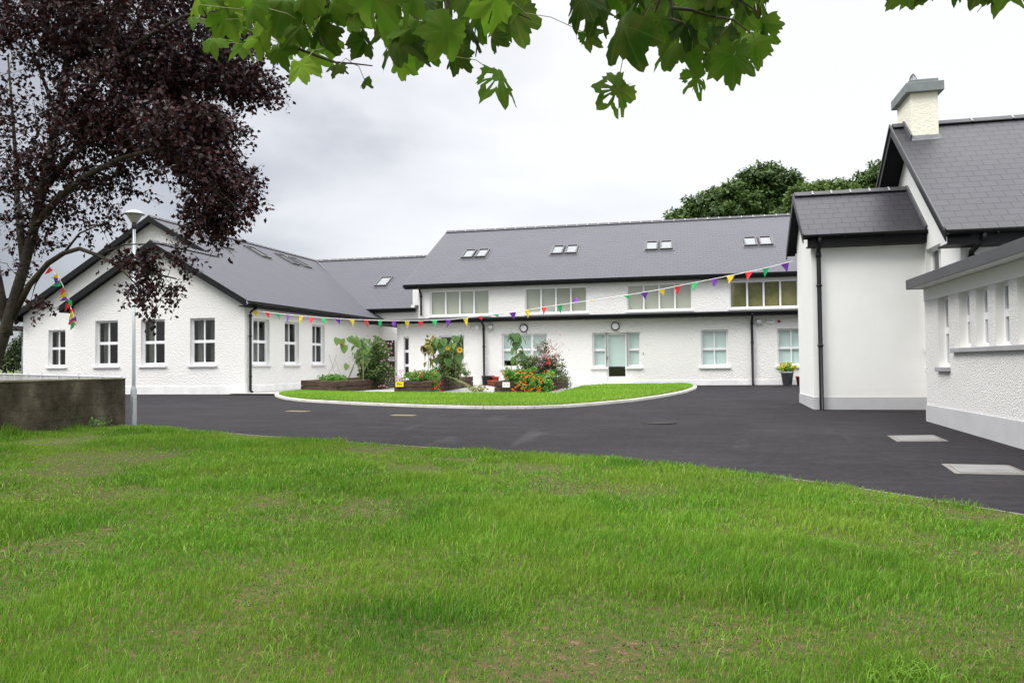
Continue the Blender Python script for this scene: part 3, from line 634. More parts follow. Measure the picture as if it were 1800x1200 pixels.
def skylight(parent, c, u, v, n, w_, h_, mname='lead'):
    """roof window centred at c on the slope; u along eave, v up slope"""
    c, u, v, n = Vector(c), Vector(u), Vector(v), Vector(n); m = MB(); m.xf = lambda a, b, h: tuple(c+u*a+v*b+n*h)
    f = .07
    for q in (((-w_/2, -h_/2, -.02), (-w_/2+f, h_/2, .09)), ((w_/2-f, -h_/2, -.02), (w_/2, h_/2, .09)), ((-w_/2+f, h_/2-f, -.02), (w_/2-f, h_/2, .09)), ((-w_/2+f, -h_/2, -.02), (w_/2-f, -h_/2+f*1.2, .09))): m.box(*q)
    m.box((-w_/2-.08, -h_/2-.14, -.02), (w_/2+.08, -h_/2, .015))
    for s_ in (-1, 1): m.box((s_*(w_/2), -h_/2, -.02), (s_*(w_/2+.09), h_/2+.08, .02))
    o = m.build('skylight', 'fascia_grey', parent, bevel=.006)
    g = MB(); g.xf = m.xf; g.face([(-w_/2+f*.8, -h_/2+f, .055), (w_/2-f*.8, -h_/2+f, .055), (w_/2-f*.8, h_/2-f*.8, .055), (-w_/2+f*.8, h_/2-f*.8, .055)]); g.build('pane', 'glass_roof', o)
    b = MB(); b.xf = m.xf; b.box((-w_/2+f*.6, -h_/2+f*.8, .0), (w_/2-f*.6, h_/2-f*.6, .012)); b.build('pane_backing', 'blind_beige' if random.random() < .0 else 'blind_grey', o); return o
mat('blind_grey', (.26, .29, .30), .8, .2, ((.22, .25, .26), 2, 3))

# ------------------------------------------------------------------ gabled wing (left). its own frame is turned .8 degrees
CX, CYW = -16.17, 25.2
def L2W(X, Y): return (cos(.014)*X+sin(.014)*Y, -sin(.014)*X+cos(.014)*Y)
lw = L2W(CX, CYW)
wing = root('gabled_wing', 'white roughcast single storey wing with two nested gables and long slate roof, on the left', 'building', (CX, CYW, 0), (*lw, 0), -.014)
SLP = .575; EV = (-15.87, 3.38)                      # eave edge x, top of slates z
def zr(x): return EV[1]+SLP*(EV[0]-x)
XR1, XR2 = -19.95, -23.17                            # ridges
XL1, XL2 = 2*XR1-EV[0], 2*XR2-EV[0]                  # left eaves
WL1, WL2 = XL1+.32, XL2+.32                          # left walls
YF, YB, YE = 25.2, 29.1, 44.6
m = MB()
fF = frame((0, YF), (1, 0), (0, -1)); fB = frame((0, YB), (1, 0), (0, -1)); fS = frame((CX, 0), (0, 1), (1, 0))
opsF = [(-22.7, -21.67, 1.05, 2.80), (-20.63, -19.58, 1.05, 2.80), (-18.48, -17.42, 1.05, 2.80)]
opsB = [(-28.75, -27.82, 1.05, 2.72)]
opsS = [(25.77, 26.9, 1.05, 2.78), (28.05, 29.2, 1.05, 2.78), (30.35, 31.5, 1.05, 2.78), (35.2, 36.0, 1.05, 2.3)]
zt = 3.12
wall_mb(m, fF, WL1, CX, -.3, zt, opsF); wall_mb(m, fB, WL2, WL1, -.3, zt, opsB); wall_mb(m, fS, YF, 38.6, -.3, zt, opsS)
m.face([(WL1, YF, zt), (CX, YF, zt), (CX, YF, zr(CX)-.14), (XR1, YF, zr(XR1)-.14), (WL1, YF, zr(CX)-.14)])
m.face([(WL2, YB, zt), (WL1, YB, zt), (XR1, YB, zr(XR1)-.16), (XR2, YB, zr(XR2)-.14), (WL2, YB, zr(CX)-.14)])
m.face([(WL1, YB, zt), (CX-.01, YB, zt), (CX-.01, YB, zr(CX)-.2), (XR1, YB, zr(XR1)-.16)])
m.face([(WL1, YB, -.3), (WL1, YF, -.3), (WL1, YF, 3.25), (WL1, YB, 3.25)]); m.face([(WL2, YE, -.3), (WL2, YB, -.3), (WL2, YB, 3.3), (WL2, YE, 3.3)])
m.face([(CX, YF, zt), (CX, 38.6, zt), (CX, 38.6, 3.35), (CX, YF, 3.35)])
m.face([(WL2, YE, -.3), (CX, YE, -.3), (CX, YE, 3.3), (XR2, YE, zr(XR2)-.14), (WL2, YE, 3.3)])
wl_ = m.build('wall', 'roughcast', wing)
for f_, q0, q1 in ((fF, (WL1-.02, 0, -.3), (CX+.022, .022, .24)), (fB, (WL2, 0, -.3), (WL1-.02, .022, .24)), (fS, (YF, 0, -.3), (38.5, .022, .24))): m = MB(); m.xf = f_; m.box(q0, q1); m.build('plinth', 'plinth_white', wing)
for o_ in opsF: window(wing, fF, *o_, back='curtain' if o_[0] > -21 else 'curtain', split=.5)
window(wing, fB, *opsB[0], split=.5)
for o_ in opsS[:3]: window(wing, fS, *o_, split=.5)
window(wing, fS, *opsS[3], cols=1, rows=1)
m = MB(); OH = .36
# right slope: front part up to the low ridge, then the whole slope
roofplane(m, (EV[0], YF-OH, zr(EV[0])), (EV[0], YB-OH, zr(EV[0])), (XR1, YB-OH, zr(XR1)), (XR1, YF-OH, zr(XR1)))
roofplane(m, (EV[0], YB-OH, zr(EV[0])), (EV[0], YE, zr(EV[0])), (XR2, YE, zr(XR2)), (XR2, YB-OH, zr(XR2)))
roofplane(m, (XL1, YB+.0, zr(EV[0])), (XL1, YF-OH, zr(EV[0])), (XR1, YF-OH, zr(XR1)), (XR1, YB+.0, zr(XR1)))
roofplane(m, (XL2, YE, zr(EV[0])), (XL2, YB-OH, zr(EV[0])), (XR2, YB-OH, zr(XR2)), (XR2, YE, zr(XR2)))
rf = m.build('roof', 'slate', wing)
ridge(wing, (XR1, YF-OH, zr(XR1)+.03), (XR1, YB-.05, zr(XR1)+.03), .45, .1); ridge(wing, (XR2, YB-OH, zr(XR2)+.03), (XR2, YE, zr(XR2)+.03), .45, .1)
for (xr, yf, xe1, xe2) in ((XR1, YF, XL1, EV[0]), (XR2, YB, XL2, XR1-.12)):
    for xe in (xe1, xe2):
        zz = EV[1]+SLP*(xr-XR1 if False else 0); za = zr(xr); ze = zr(xe) if xe > xr else zr(2*xr-xe)
        bargeboard(wing, (xe, yf-OH, ze), (xr, yf-OH, za), (0, -1), .26)
        # soffit boarding under the verge
        s = MB(); k = -.135; s.face([(xe, yf-OH, ze+k), (xe, yf+.0, ze+k), (xr, yf+.0, za+k), (xr, yf-OH, za+k)]); s.build('soffit', 'soffit', wing)
s = MB()
for x0, x1, y0, y1 in ((CX, EV[0], YF-OH, 38.), (XL1, WL1, YF-OH, YB), (XL2, WL2, YB-OH, YE)): s = MB(); s.box((x0, y0, 3.16), (x1, y1, 3.20)); s.build('soffit', 'soffit', wing)
s = MB()
for x, y0, y1, sg in ((EV[0], YF-OH, 37.9, 1), (XL1, YF-OH, YB, -1), (XL2, YB-OH, YE, -1)): s = MB(); s.box((x, y0, 3.14), (x-.022*sg, y1, 3.33)); s.build('fascia', 'black_upvc', wing)
gutter(wing, (EV[0]+.004, YF-OH+.02, 3.33), (EV[0]+.004, 37.95, 3.33), (1, 0), .068); gutter(wing, (XL1-.004, YF-OH+.02, 3.33), (XL1-.004, YB-.4, 3.33), (-1, 0), .068); gutter(wing, (XL2-.004, YB-OH+.02, 3.33), (XL2-.004, YE, 3.33), (-1, 0), .068)
downpipe(wing, (EV[0]+.07, YF+.22, 3.27), (CX+.022, YF+.22, 0), -.02, (1, 0), .05)
nrm = Vector((SLP, 0, 1)).normalized(); vv = Vector((-1, 0, SLP)).normalized()
for yc, xc in ((31.9, -21.85), (35.3, -21.9), (38.35, -21.95), (39.75, -21.95)): skylight(wing, (xc, yc, zr(xc)), (0, 1, 0), vv, nrm, .82, 1.25)
# downlight boxes: small bracket at the gutter corner
m = MB(); m.tube([(CX+.30, YF-OH+.02, 3.36), (CX+.36, YF-OH-.03, 3.24), (CX+.26, YF-OH-.02, 3.22), (CX+.20, YF-OH, 3.33)], .012, 6); m.build('bracket', 'galvanised', wing)

# ------------------------------------------------------------------ main two storey school and link
YM, YU, XC = 32.46, 33.6, -12.7
ms = root('school_building', 'long white two storey school with grey slate roof, strip windows upstairs and black gutters', 'building', (-4, YM, 0))
XE = 16.0
fM = frame((0, YM), (1, 0), (0, -1)); fU = frame((0, YU), (1, 0), (0, -1)); fK = frame((0, 37.9), (1, 0), (0, -1))
opsM = [(-12.30, -11.98, .30, 2.22), (-10.6, -9.42, 1.1, 2.24), (-7.72, -5.70, .78, 2.27), (-3.76, -3.18, .78, 2.24), (-1.0-1.33+.0, -1.75, .78, 2.24), (.72, 1.80, .76, 2.27), (3.72, 4.80, .76, 2.27), (6.7, 7.8, .76, 2.27)]
opsM[4] = (-2.30, -1.74, .78, 2.24); dr = (-3.18, -2.30, .12, 2.24)
ops = opsM[:4]+[opsM[4]]+opsM[5:]
m = MB(); wall_mb(m, fM, XC+.45, XE, -.35, 3.0, ops+[dr])
# rounded corner turning back towards the entrance
pr = [(XC+.45-.45*sin(t), YM+.45-.45*cos(t)) for t in np.linspace(0, pi/2, 9)]
for p, q in zip(pr[:-1], pr[1:]): m.face([(*p, -.35), (*q, -.35), (*q, 3.0), (*p, 3.0)])
m.face([(XC, YM+.45, -.35), (XC, 38, -.35), (XC, 38, 3.0), (XC, YM+.45, 3.0)])
U0 = -11.93
opsU = [(U0+.55, -8.55, 3.19, 4.36), (-6.9, -4.1, 3.19, 4.36), (-2.36, .42, 3.19, 4.36), (1.96, 4.74, 3.19, 4.36), (6.3, 9.1, 3.19, 4.36)]
wall_mb(m, fU, U0, XE, 2.9, 4.62, opsU)
m.face([(U0, YU, 2.9), (U0, 46.5, 2.9), (U0, 46.5, 4.8), (U0, 40, 8.1), (U0, YU, 4.7)]); m.face([(XE, YM, -.3), (XE, 46.5, -.3), (XE, 46.5, 4.8), (XE, 40, 8.1), (XE, YU, 4.7), (XE, YM, 3)])
m.face([(XE, 46.5, -.3), (U0, 46.5, -.3), (U0, 46.5, 4.8), (XE, 46.5, 4.8)])
# link wall behind, with the entrance
DL = (-15.42, -14.80, .0, 2.27)
wall_mb(m, fK, -16.2, XC-.0, -.3, 3.72, [DL]); m.xf = fK; m.face([(-13.78, .02, 3.0), (U0, .02, 3.0), (U0, .02, 5.2), (-13.78, .02, 5.2)]); m.xf = None
m.build('wall', 'roughcast', ms)
m = MB(); m.xf = fM
for a, b in ((XC+.45, dr[0]-.05), (dr[1]+.05, XE)): m.box((a, 0, -.35), (b, .022, .21))
for p, q in zip(pr[:-1], pr[1:]):
    m.xf = None; k = 1.05; c0 = (XC+.45, YM+.45); P_ = lambda s: (c0[0]+(s[0]-c0[0])*k, c0[1]+(s[1]-c0[1])*k); m.face([(*P_(q), -.35), (*P_(p), -.35), (*P_(p), .21), (*P_(q), .21)])
m.build('plinth', 'plinth_white', ms)
window(ms, fM, *opsM[0], cols=1, rows=3, back='dark_room', sill=None, rec=.1, tw=.12)
window(ms, fM, *opsM[1], cols=2, rows=1, back='dark_room')
window(ms, fM, *opsM[2], cols=3, rows=2, back='blind_aqua', pane_backing=.22, split=.53, mw=.11, tw=.1)
window(ms, fM, *opsM[3], cols=1, rows=2, back='blind_aqua', split=.5, tw=.1, fw=.07)
window(ms, fM, *opsM[4], cols=1, rows=2, back='blind_aqua', split=.5, tw=.1, fw=.07)
for o_ in opsM[5:]: window(ms, fM, *o_, cols=2, rows=2, back='blind_aqua', split=.48, tw=.09)
# garden door
m = MB(); m.xf = fM; a0, a1, z0, z1 = dr; r_ = -.12
m.box((a0, r_-.06, z0), (a0+.09, r_, z1)); m.box((a1-.09, r_-.06, z0), (a1, r_, z1)); m.box((a0+.09, r_-.06, z1-.10), (a1-.09, r_, z1)); m.box((a0+.09, r_-.06, z0), (a1-.09, r_, z0+.26))
dd = m.build('door', 'white_upvc', ms, bevel=.005)
m = MB(); m.xf = fM; m.face([(a0+.07, r_-.03, z0+.2), (a1-.07, r_-.03, z0+.2), (a1-.07, r_-.03, z1-.08), (a0+.07, r_-.03, z1-.08)]); m.build('pane', 'glass', dd)
m = MB(); m.xf = fM; m.box((a0+.05, r_-.09, z0+.68), (a1-.05, r_-.08, z1)); m.build('pane_backing', 'blind_aqua', dd)
m = MB(); m.xf = fM; m.box((a0-.05, -1.6, 0), (a1+.05, -1.59, 2.3)); m.build('room_lining', 'dark_room', dd)
m = MB(); m.xf = fM; m.box((a0+.03, r_, 1.10), (a0+.06, r_+.02, 1.24)); m.box((a0+.035, r_+.02, 1.17), (a0+.15, r_+.05, 1.19)); m.build('handle', 'galvanised', dd)
m = MB(); m.xf = fM; m.box((-3.3, .0, -.1), (-2.1, .45, .115)); m.build('doorstep', 'kerb', ms, bevel=.01)
# entrance door in the recess, with its notice
m = MB(); m.xf = fK; m.box((DL[0]+.01, -.12, -.2), (DL[1]-.01, -.07, DL[3]-.01))
for z in (.25, 1.15): m.box((DL[0]+.12, -.068, z), (DL[1]-.12, -.06, z+.75))
ed = m.build('entrance_door', 'door_brown', ms)
m = MB(); m.xf = fK; m.box((-15.13, -.055, 1.17), (-14.84, -.045, 1.40)); nt_ = m.build('notice', 'sign_white', ed)
m = MB(); m.xf = fK
for k_, z in enumerate((1.35, 1.31, 1.27, 1.23)): m.box((-15.10, -.045, z), (-14.88-.03*(k_ % 2), -.043, z+.014))
m.build('lettering', 'ink', nt_)
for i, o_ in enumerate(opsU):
    window(ms, fU, *o_, cols=4, rows=1, back='blind_beige' if i < 2 else ('blind_beige' if i == 2 else 'tree_reflection'), rec=.07, mw=.075, fw=.06, sill=None, backdepth=.35)
m = MB(); m.xf = fU
for o_ in opsU: m = MB(); m.xf = fU; m.box((o_[0]-.06, 0, 3.13), (o_[1]+.06, .05, 3.19)); m.build('sill', 'sill_white', ms)
# roofs
SM = .53; YEV, ZEV = 33.3, 4.66; YR = 40.0; ZR = ZEV+SM*(YR-YEV)
m = MB(); XV = -12.56
roofplane(m, (XV, YEV, ZEV), (XE+.3, YEV, ZEV), (XE+.3, YR, ZR), (XV, YR, ZR)); roofplane(m, (XE+.3, 2*YR-YEV, ZEV), (XV, 2*YR-YEV, ZEV), (XV, YR, ZR), (XE+.3, YR, ZR))
m.build('roof', 'slate', ms)
ridge(ms, (XV, YR, ZR+.03), (XE+.3, YR, ZR+.03), .55, .11)
bargeboard(ms, (XV, YEV, ZEV-.03), (XV, YR, ZR-.03), (-1, 0), .16, name='bargeboard', mname='fascia_grey')
# lower lean-to roof strip with metal-capped edge
LE = 32.06; m = MB(); roofplane(m, (-13.75, LE, 2.99), (XE+.2, LE, 2.99), (XE+.2, YU, 3.10), (-13.75, YU, 3.10), .07); m.box((-13.75, YU, 2.96), (U0, 37.9, 3.06)); m.build('lean_to_roof', 'fascia_grey', ms)
m = MB(); m.box((-13.74, LE+.02, 2.80), (XE, LE+.045, 2.965)); m.box((-13.74, LE+.045, 2.80), (XE, YM+.3, 2.825)); m.box((-13.75, LE+.045, 2.80), (-13.725, 37.8, 2.96)); m.build('fascia', 'black_upvc', ms)
m = MB(); m.box((-13.72, YM+.3, 2.81), (XC, 37.88, 2.835)); m.build('soffit', 'soffit', ms)
gutter(ms, (-13.74, LE+.016, 2.955), (XE, LE+.016, 2.955), (0, -1), .062)
m = MB(); m.box((XV+.02, YEV+.03, 4.46), (XE, YEV+.055, 4.61)); m.box((XV+.02, YEV+.055, 4.46), (XE, YU+.02, 4.485)); m.build('fascia', 'black_upvc', ms)
gutter(ms, (XV, YEV+.026, 4.60), (XE, YEV+.026, 4.60), (0, -1), .065)
downpipe(ms, (U0+.14, YEV-.02, 4.53), (U0+.14, YU, 0), 3.12, (0, -1), .042, False)
for x in (-8.5, 2.74): downpipe(ms, (x, LE-.04, 2.9), (x, YM-.022, 0), 0, (0, -1), .05)
# link
YK, ZK = 37.6, 3.93; YKR = 44.1; SK = (7.55-ZK)/(YKR-YK)
m = MB(); roofplane(m, (-17.3, YK, ZK), (-13.75, YK, ZK), (-13.75, YKR, 7.55), (-17.3-6.0, YKR, 7.55)); m.face([(-13.75, YK, ZK), (-11.9, YK+.5, ZK+SK*.5), (-11.9, YKR, 7.55), (-13.75, YKR, 7.55)], [(0, 0), (1.85, .5), (1.85, 7), (0, 7)])
roofplane(m, (-11.9, 2*YKR-YK, ZK), (-23, 2*YKR-YK, ZK), (-23, YKR, 7.55), (-11.9, YKR, 7.55))
lk = m.build('link_roof', 'slate', ms)
ridge(ms, (-22.6, YKR, 7.58), (-11.9, YKR, 7.58), .55, .11)
m = MB(); m.box((-16.3, YK+.03, ZK-.2), (-13.55, YK+.055, ZK-.03)); m.box((-16.3, YK+.055, ZK-.2), (-13.6, 37.95, ZK-.175)); m.build('fascia', 'black_upvc', ms)
gutter(ms, (-16.05, YK+.026, ZK-.05), (-13.5, YK+.026, ZK-.05), (0, -1), .065)
# lead valley between wing and link
m = MB(); v0 = Vector((-22.55, 44.3, 7.63)); v1 = Vector((-15.95, 37.75, 3.80))
for s_ in (-.07, .07):
    m.face([tuple(v0+Vector((0, 0, .02))), tuple(v1+Vector((0, 0, .02))), tuple(v1+Vector((s_, s_, .06))), tuple(v0+Vector((s_, s_, .06)))])
m.build('valley_flashing', 'mortar', lk)
un = Vector((0, -SM, 1)).normalized(); uv_ = Vector((0, 1, SM)).normalized()
for a in (-10.22, -9.78+.0, -5.92, -5.12, -1.45, -.65, 3.02, 3.82):
    pass
for c in (-10.0, -5.52, -1.03, 3.44):
    for s_ in (-.34, .34): skylight(ms, (c+s_, 36.65, ZEV+SM*(36.65-YEV)), (1, 0, 0), uv_, un, .58, 1.15)
skylight(ms, (-15.75, YK-.55+.0, 0) if False else (-16.55, 40.75, ZK+SK*(40.75-YK)), (1, 0, 0), Vector((0, 1, SK)).normalized(), Vector((0, -SK, 1)).normalized(), .72, 1.25)
# fittings on the lower wall
for x in (-6.72, -2.77):
    m = MB(); m.xf = fM; m.lathe((x, .02, 2.50), [(.0, 0), (.18, 0), (.18, .06), (.14, .075)], 24, 'y'); wl = m.build('wall_light', 'black_upvc', ms, True)
    m = MB(); m.xf = fM; m.lathe((x, .02, 2.50), [(.15, .055), (.14, .085), (.09, .105), (.0, .11)], 24, 'y'); m.build('diffuser', 'lamp_diffuser', wl, True)
m = MB(); m.xf = fM; m.box((-9.13, .0, 2.55), (-9.0, .05, 2.68)); m.tube([(-9.06, .05, 2.6), (-9.06, .22, 2.56)], .05, 12); cm = m.build('security_camera', 'white_upvc', ms)
m = MB(); m.xf = fM; m.tube([(-9.06, .221, 2.56), (-9.06, .226, 2.56)], .03, 12); m.build('lens', 'ink', cm)
m = MB(); m.xf = fM; m.box((-8.88, 0, 2.5), (-8.73, .09, 2.66)); m.build('sensor_box', 'white_upvc', ms, bevel=.01)
for x in (-8.2, 3.02):
    m = MB(); m.xf = fM; m.box((x-.11, .0, 2.44), (x+.11, .12, 2.66)); fl = m.build('floodlight', 'grey_plastic', ms, bevel=.01)
    m = MB(); m.xf = fM; m.box((x-.085, .12, 2.52), (x+.085, .128, 2.64)); m.build('lens', 'lamp_diffuser', fl)
m = MB(); m.xf = fM; m.box((3.33, .0, 2.47), (3.62, .07, 2.66)); al = m.build('alarm_box', 'white_upvc', ms, bevel=.02)
def text(body, loc, size, mname, parent, rot=(pi/2, 0, 0), ext=.002, name='lettering'):
    cu = D.curves.new(name, 'FONT'); cu.body = body; cu.size = size; cu.extrude = ext; cu.align_x = 'CENTER'; cu.align_y = 'CENTER'
    tmp = D.objects.new('tmp', cu); COL.objects.link(tmp); dg = bpy.context.evaluated_depsgraph_get(); me = D.meshes.new_from_object(tmp.evaluated_get(dg)); D.objects.remove(tmp)
    o = D.objects.new(name, me); COL.objects.link(o); me.materials.clear(); me.materials.append(MAT[mname]); o.parent = parent
    o.location = Vector(loc)-Vector(ORG.get(rootof(parent).name, (0, 0, 0))); o.rotation_euler = rot; return o
text('HKC', (3.475, YM-.074, 2.59), .10, 'ink', al)
m = MB(); m.xf = fM; m.lathe((3.80, 0, 2.56), [(0, .0), (.055, 0), (.055, .05), (0, .06)], 14, 'y'); m.build('beacon', 'red_lens', ms, True)
m = MB(); m.xf = fM; m.box((-5.55, 0, 1.28), (-5.50, .04, 1.40)) if False else m.box((-1.65, 0, 1.30), (-1.61, .03, 1.38)); m.build('door_catch', 'galvanised', ms)
m = MB(); m.tube([(-6.6, YM-.03, 2.4), (-6.58, YM-.03, 1.4)], .008, 5); m.build('cable', 'grey_plastic', ms)
m = MB(); m.box((-13.72, YK-.12, ZK+.0), (-13.55, YK-.0, ZK+.14)); m.build('vent_box', 'white_upvc', ms)

# ------------------------------------------------------------------ right hand house with porch annexe. K scales the measured cluster to true size
K = 1.3
def k3(x, y, z): return (x*K, y*K, H+(z-H)*K)
def kz(z): return H+(z-H)*K
house = root('chimney_house', 'white rendered house with slate roof, cream chimney and small gabled porch, on the right', 'house', k3(4.46, 15.7, -.02))
XH, YHF = 4.46*K, 13.78*K; XA, YA, YAb = 2.46*K, 15.72*K, 17.60*K
YAR = (YA+YAb)/2; zAe = kz(3.36); YAe = 15.46*K; zAR = kz(4.38)
SA = (zAR-zAe)/(YAR-YAe)
YHR, zHR, YHe, zHe = 16.30*K, kz(5.56), 13.27*K, kz(3.0); SH = (zHR-zHe)/(YHR-YHe); YHb = 2*YHR-YHF; XHE = 14*K
zb = -.7
m = MB(); fA = frame((0, YA), (1, 0), (0, -1))
m.face([(XA, YA, zb), (XH, YA, zb), (XH, YA, zAe+SA*(YA-YAe)-.1), (XA, YA, zAe+SA*(YA-YAe)-.1)])
m.face([(XA, YAb, zb), (XA, YA, zb), (XA, YA, zAe+SA*(YA-YAe)-.1), (XA, YAR, zAR-.1), (XA, YAb, zAe+SA*(YA-YAe)-.1)])
m.face([(XH, YAb, zb), (XA, YAb, zb), (XA, YAb, zAe), (XH, YAb, zAe)])
# house gable wall with the tall window between porch and corner (faces left)
fG = frame((XH, 0), (0, -1), (-1, 0))
WG = (-15.62*K, -14.76*K, kz(1.17), kz(3.0)); zc = zHe+.12
wall_mb(m, fG, -YHb, -YHF, zb, zc, [WG], .16)
m.face([(XH, YHF, zc), (XH, YHF, zHe+SH*(YHF-YHe)-.12), (XH, YHR, zHR-.12), (XH, YHb, zHe+SH*(YHF-YHe)-.12), (XH, YHb, zc)])
m.face([(XH, YHF, zb), (XHE, YHF, zb), (XHE, YHF, zHe+.3), (XH, YHF, zHe+.3)])
m.face([(XHE, YHF, zb), (XHE, YHb, zb), (XHE, YHb, zc), (XHE, YHR, zHR-.12), (XHE, YHF, zc)]); m.face([(XHE, YHb, zb), (XH, YHb, zb), (XH, YHb, zHe+.3), (XHE, YHb, zHe+.3)])
m.build('wall', 'render', house)
zp = kz(.25); m = MB(); m.box((XA-.02, YA-.02, zb), (XH, YA, zp)); m.box((XA-.02, YA, zb), (XA, YAb, zp)); m.box((XH-.02, YHF, zb), (XH, YA-.02, zp)); m.build('plinth', 'plinth_grey', house)
window(house, fG, *WG, cols=2, rows=2, back='curtain', rec=.13, fw=.06, split=.62)
m = MB(); x_ = XH; m.box((x_-.32, 14.6*K, kz(.72)), (x_-.0, 15.0*K, kz(.82))); m.build('ledge', 'sill_white', house, bevel=.02)
# porch roof
XVa = 2.29*K; m = MB()
roofplane(m, (XVa, YAe, zAe), (XH, YAe, zAe), (XH, YAR, zAR), (XVa, YAR, zAR), .07); roofplane(m, (XH, 2*YAR-YAe, zAe), (XVa, 2*YAR-YAe, zAe), (XVa, YAR, zAR), (XH, YAR, zAR), .07)
pf = m.build('porch_roof', 'slate_dark', house)
ridge(house, (XVa, YAR, zAR+.02), (XH, YAR, zAR+.02), .44, .10)
OHa = .0
for ye in (YAe, 2*YAR-YAe):
    bargeboard(house, (XVa, ye, zAe), (XVa, YAR, zAR), (-1, 0), .24, .025)
    s = MB(); s.face([(XVa, ye, zAe-.12), (XA, ye, zAe-.12), (XA, YAR, zAR-.12), (XVa, YAR, zAR-.12)]); s.build('soffit', 'soffit', house)
m = MB(); m.box((XVa+.10, YAe+.06, zAe-.30), (XH, YAe+.085, zAe-.02)); m.box((XVa+.10, YAe+.085, zAe-.30), (XH, YA, zAe-.275)); m.build('fascia', 'soffit', house)
gutter(house, (XVa+.02, YAe+.05, zAe-.02), (XH, YAe+.05, zAe-.02), (0, -1), .062)
downpipe(house, (2.58*K, YAe-.0, zAe-.08), (2.58*K, YA-.02, 0), -.33, (0, -1), .055)
m = MB(); pts = [(XH-.02, YAe, zAe+.0), (XH-.02, YAR, zAR+.0)]
m.beam((XH-.03, YAe, zAe+.05), (XH-.03, YAR, zAR+.05), .05, .11); m.build('flashing', 'lead', pf)
# house roof
XVh = 4.10*K; m = MB()
roofplane(m, (XVh, YHe, zHe), (XHE, YHe, zHe), (XHE, YHR, zHR), (XVh, YHR, zHR), .09); roofplane(m, (XHE, 2*YHR-YHe, zHe), (XVh, 2*YHR-YHe, zHe), (XVh, YHR, zHR), (XHE, YHR, zHR), .09)
hr = m.build('roof', 'slate_dark', house)
ridge(house, (XVh, YHR, zHR+.02), (XHE, YHR, zHR+.02), .9, .11, True)
for ye in (YHe, 2*YHR-YHe):
    bargeboard(house, (XVh, ye, zHe), (XVh, YHR, zHR), (-1, 0), .27, .025)
    bargeboard(house, (XVh-.027, ye, zHe+.04), (XVh-.027, YHR, zHR+.04), (-1, 0), .07, .03, 'verge_trim', 'fascia_grey')
    s = MB(); s.face([(XVh, ye, zHe-.15), (XH, ye, zHe-.15), (XH, YHR, zHR-.15), (XVh, YHR, zHR-.15)]); s.build('soffit', 'soffit', house)
m = MB(); m.box((XVh+.03, YHe+.05, zHe-.30), (XHE, YHe+.075, zHe-.02)); m.box((XVh+.03, YHe+.075, zHe-.30), (XHE, YHF, zHe-.27)); m.build('fascia', 'soffit', house)
gutter(house, (XVh+.01, YHe+.04, zHe-.02), (XHE, YHe+.04, zHe-.02), (0, -1), .075)
downpipe(house, (4.64*K, YHe-.02, zHe-.1), (4.60*K, YHF-.0, 0), .2, (0, -1), .055)
# chimney
c0, c1, d0, d1 = 4.335*K, 4.815*K, 15.86*K, 16.78*K; ct = kz(6.05)
m = MB(); m.box((c0, d0, zHe+SH*(d0-YHe)-.07), (c1, d1, ct)); ch = m.build('chimney', 'roughcast_cream', house)
m = MB(); m.box((c0-.12, d0-.12, ct), (c1+.12, d1+.12, ct+.24)); m.box((c0-.02, d0-.02, ct+.24), (c1+.02, d1+.02, ct+.34)); m.build('cap', 'zinc_cap', ch, bevel=.012)
m = MB(); cx_, cy_ = c0+.12, d0+.18
for k in range(10):
    a = 2*pi*k/10; m.tube([(cx_+.10*cos(a), cy_+.10*sin(a), ct+.33), (cx_+.06*cos(a), cy_+.06*sin(a), ct+.48), (cx_, cy_, ct+.56)], .006, 4)
for r_, h_ in ((.10, .36), (.085, .42), (.05, .5)): m.tube([(cx_+r_*cos(a), cy_+r_*sin(a), ct+h_) for a in np.linspace(0, 2*pi, 13)], .004, 4, False)
m.build('cowl', 'plastic_black', ch)
m = MB(); zf = zHe+SH*(d0-YHe)
m.hexa([(c0-.02, d0-.13, zf-SH*.13+.0), (c1+.04, d0-.13, zf-SH*.13+.0), (c1+.04, d0-.005, zf+.0), (c0-.02, d0-.005, zf+.0), (c0-.02, d0-.13, zf-SH*.13+.015), (c1+.04, d0-.13, zf-SH*.13+.015), (c1+.04, d0-.005, zf+.06), (c0-.02, d0-.005, zf+.06)])
m.beam((c0-.03, d0-.1, zf-.02), (c0-.03, YHR, zHR+.05), .04, .16); m.build('flashing', 'lead', ch)

# flat roofed block
blk = root('flat_roof_block', 'single storey white roughcast block with flat grey roof edge and narrow windows, far right', 'building', k3(3.74, 11, -.05))
XF = 3.74*K; Y0, Y1 = 6.0*K, 13.22*K; fR = frame((XF, 0), (0, -1), (-1, 0))
opsR = [(-12.58*K, -12.12*K, kz(.84), kz(1.87))]+[(-(y+.40)*K, -(y+.0)*K, kz(1.11), kz(1.87)) for y in (11.28, 10.66, 10.02, 9.38, 8.74, 8.10)]
zr1 = kz(1.87); m = MB(); rv = MB(); wall_mb(m, fR, -Y1, -Y0, -.9, zr1, opsR, .2, rv); rv.build('reveals', 'render', blk)
m.face([(XF, Y1, -.9), (XHE, Y1, -.9), (XHE, Y1, zr1), (XF, Y1, zr1)]); m.face([(XF, Y0, -.9), (XF, Y0, zr1), (XHE, Y0, zr1), (XHE, Y0, -.9)]); m.build('wall', 'roughcast_close', blk)
m = MB(); m.box((XF-.012, Y0, zr1+.002), (XF+.2, Y1+.005, kz(2.07)))
m.build('band', 'render', blk)
m = MB(); m.box((XF-.02, Y0, -.9), (XF, Y1+.01, kz(.24))); m.build('plinth', 'plinth_grey', blk)
for i, o_ in enumerate(opsR): window(blk, fR, *o_, cols=1, rows=2, back='dark_room', rec=.12, fw=.05, tw=.12, sill='sill_grey' if i == 0 else None, split=.52, sillw=.05)
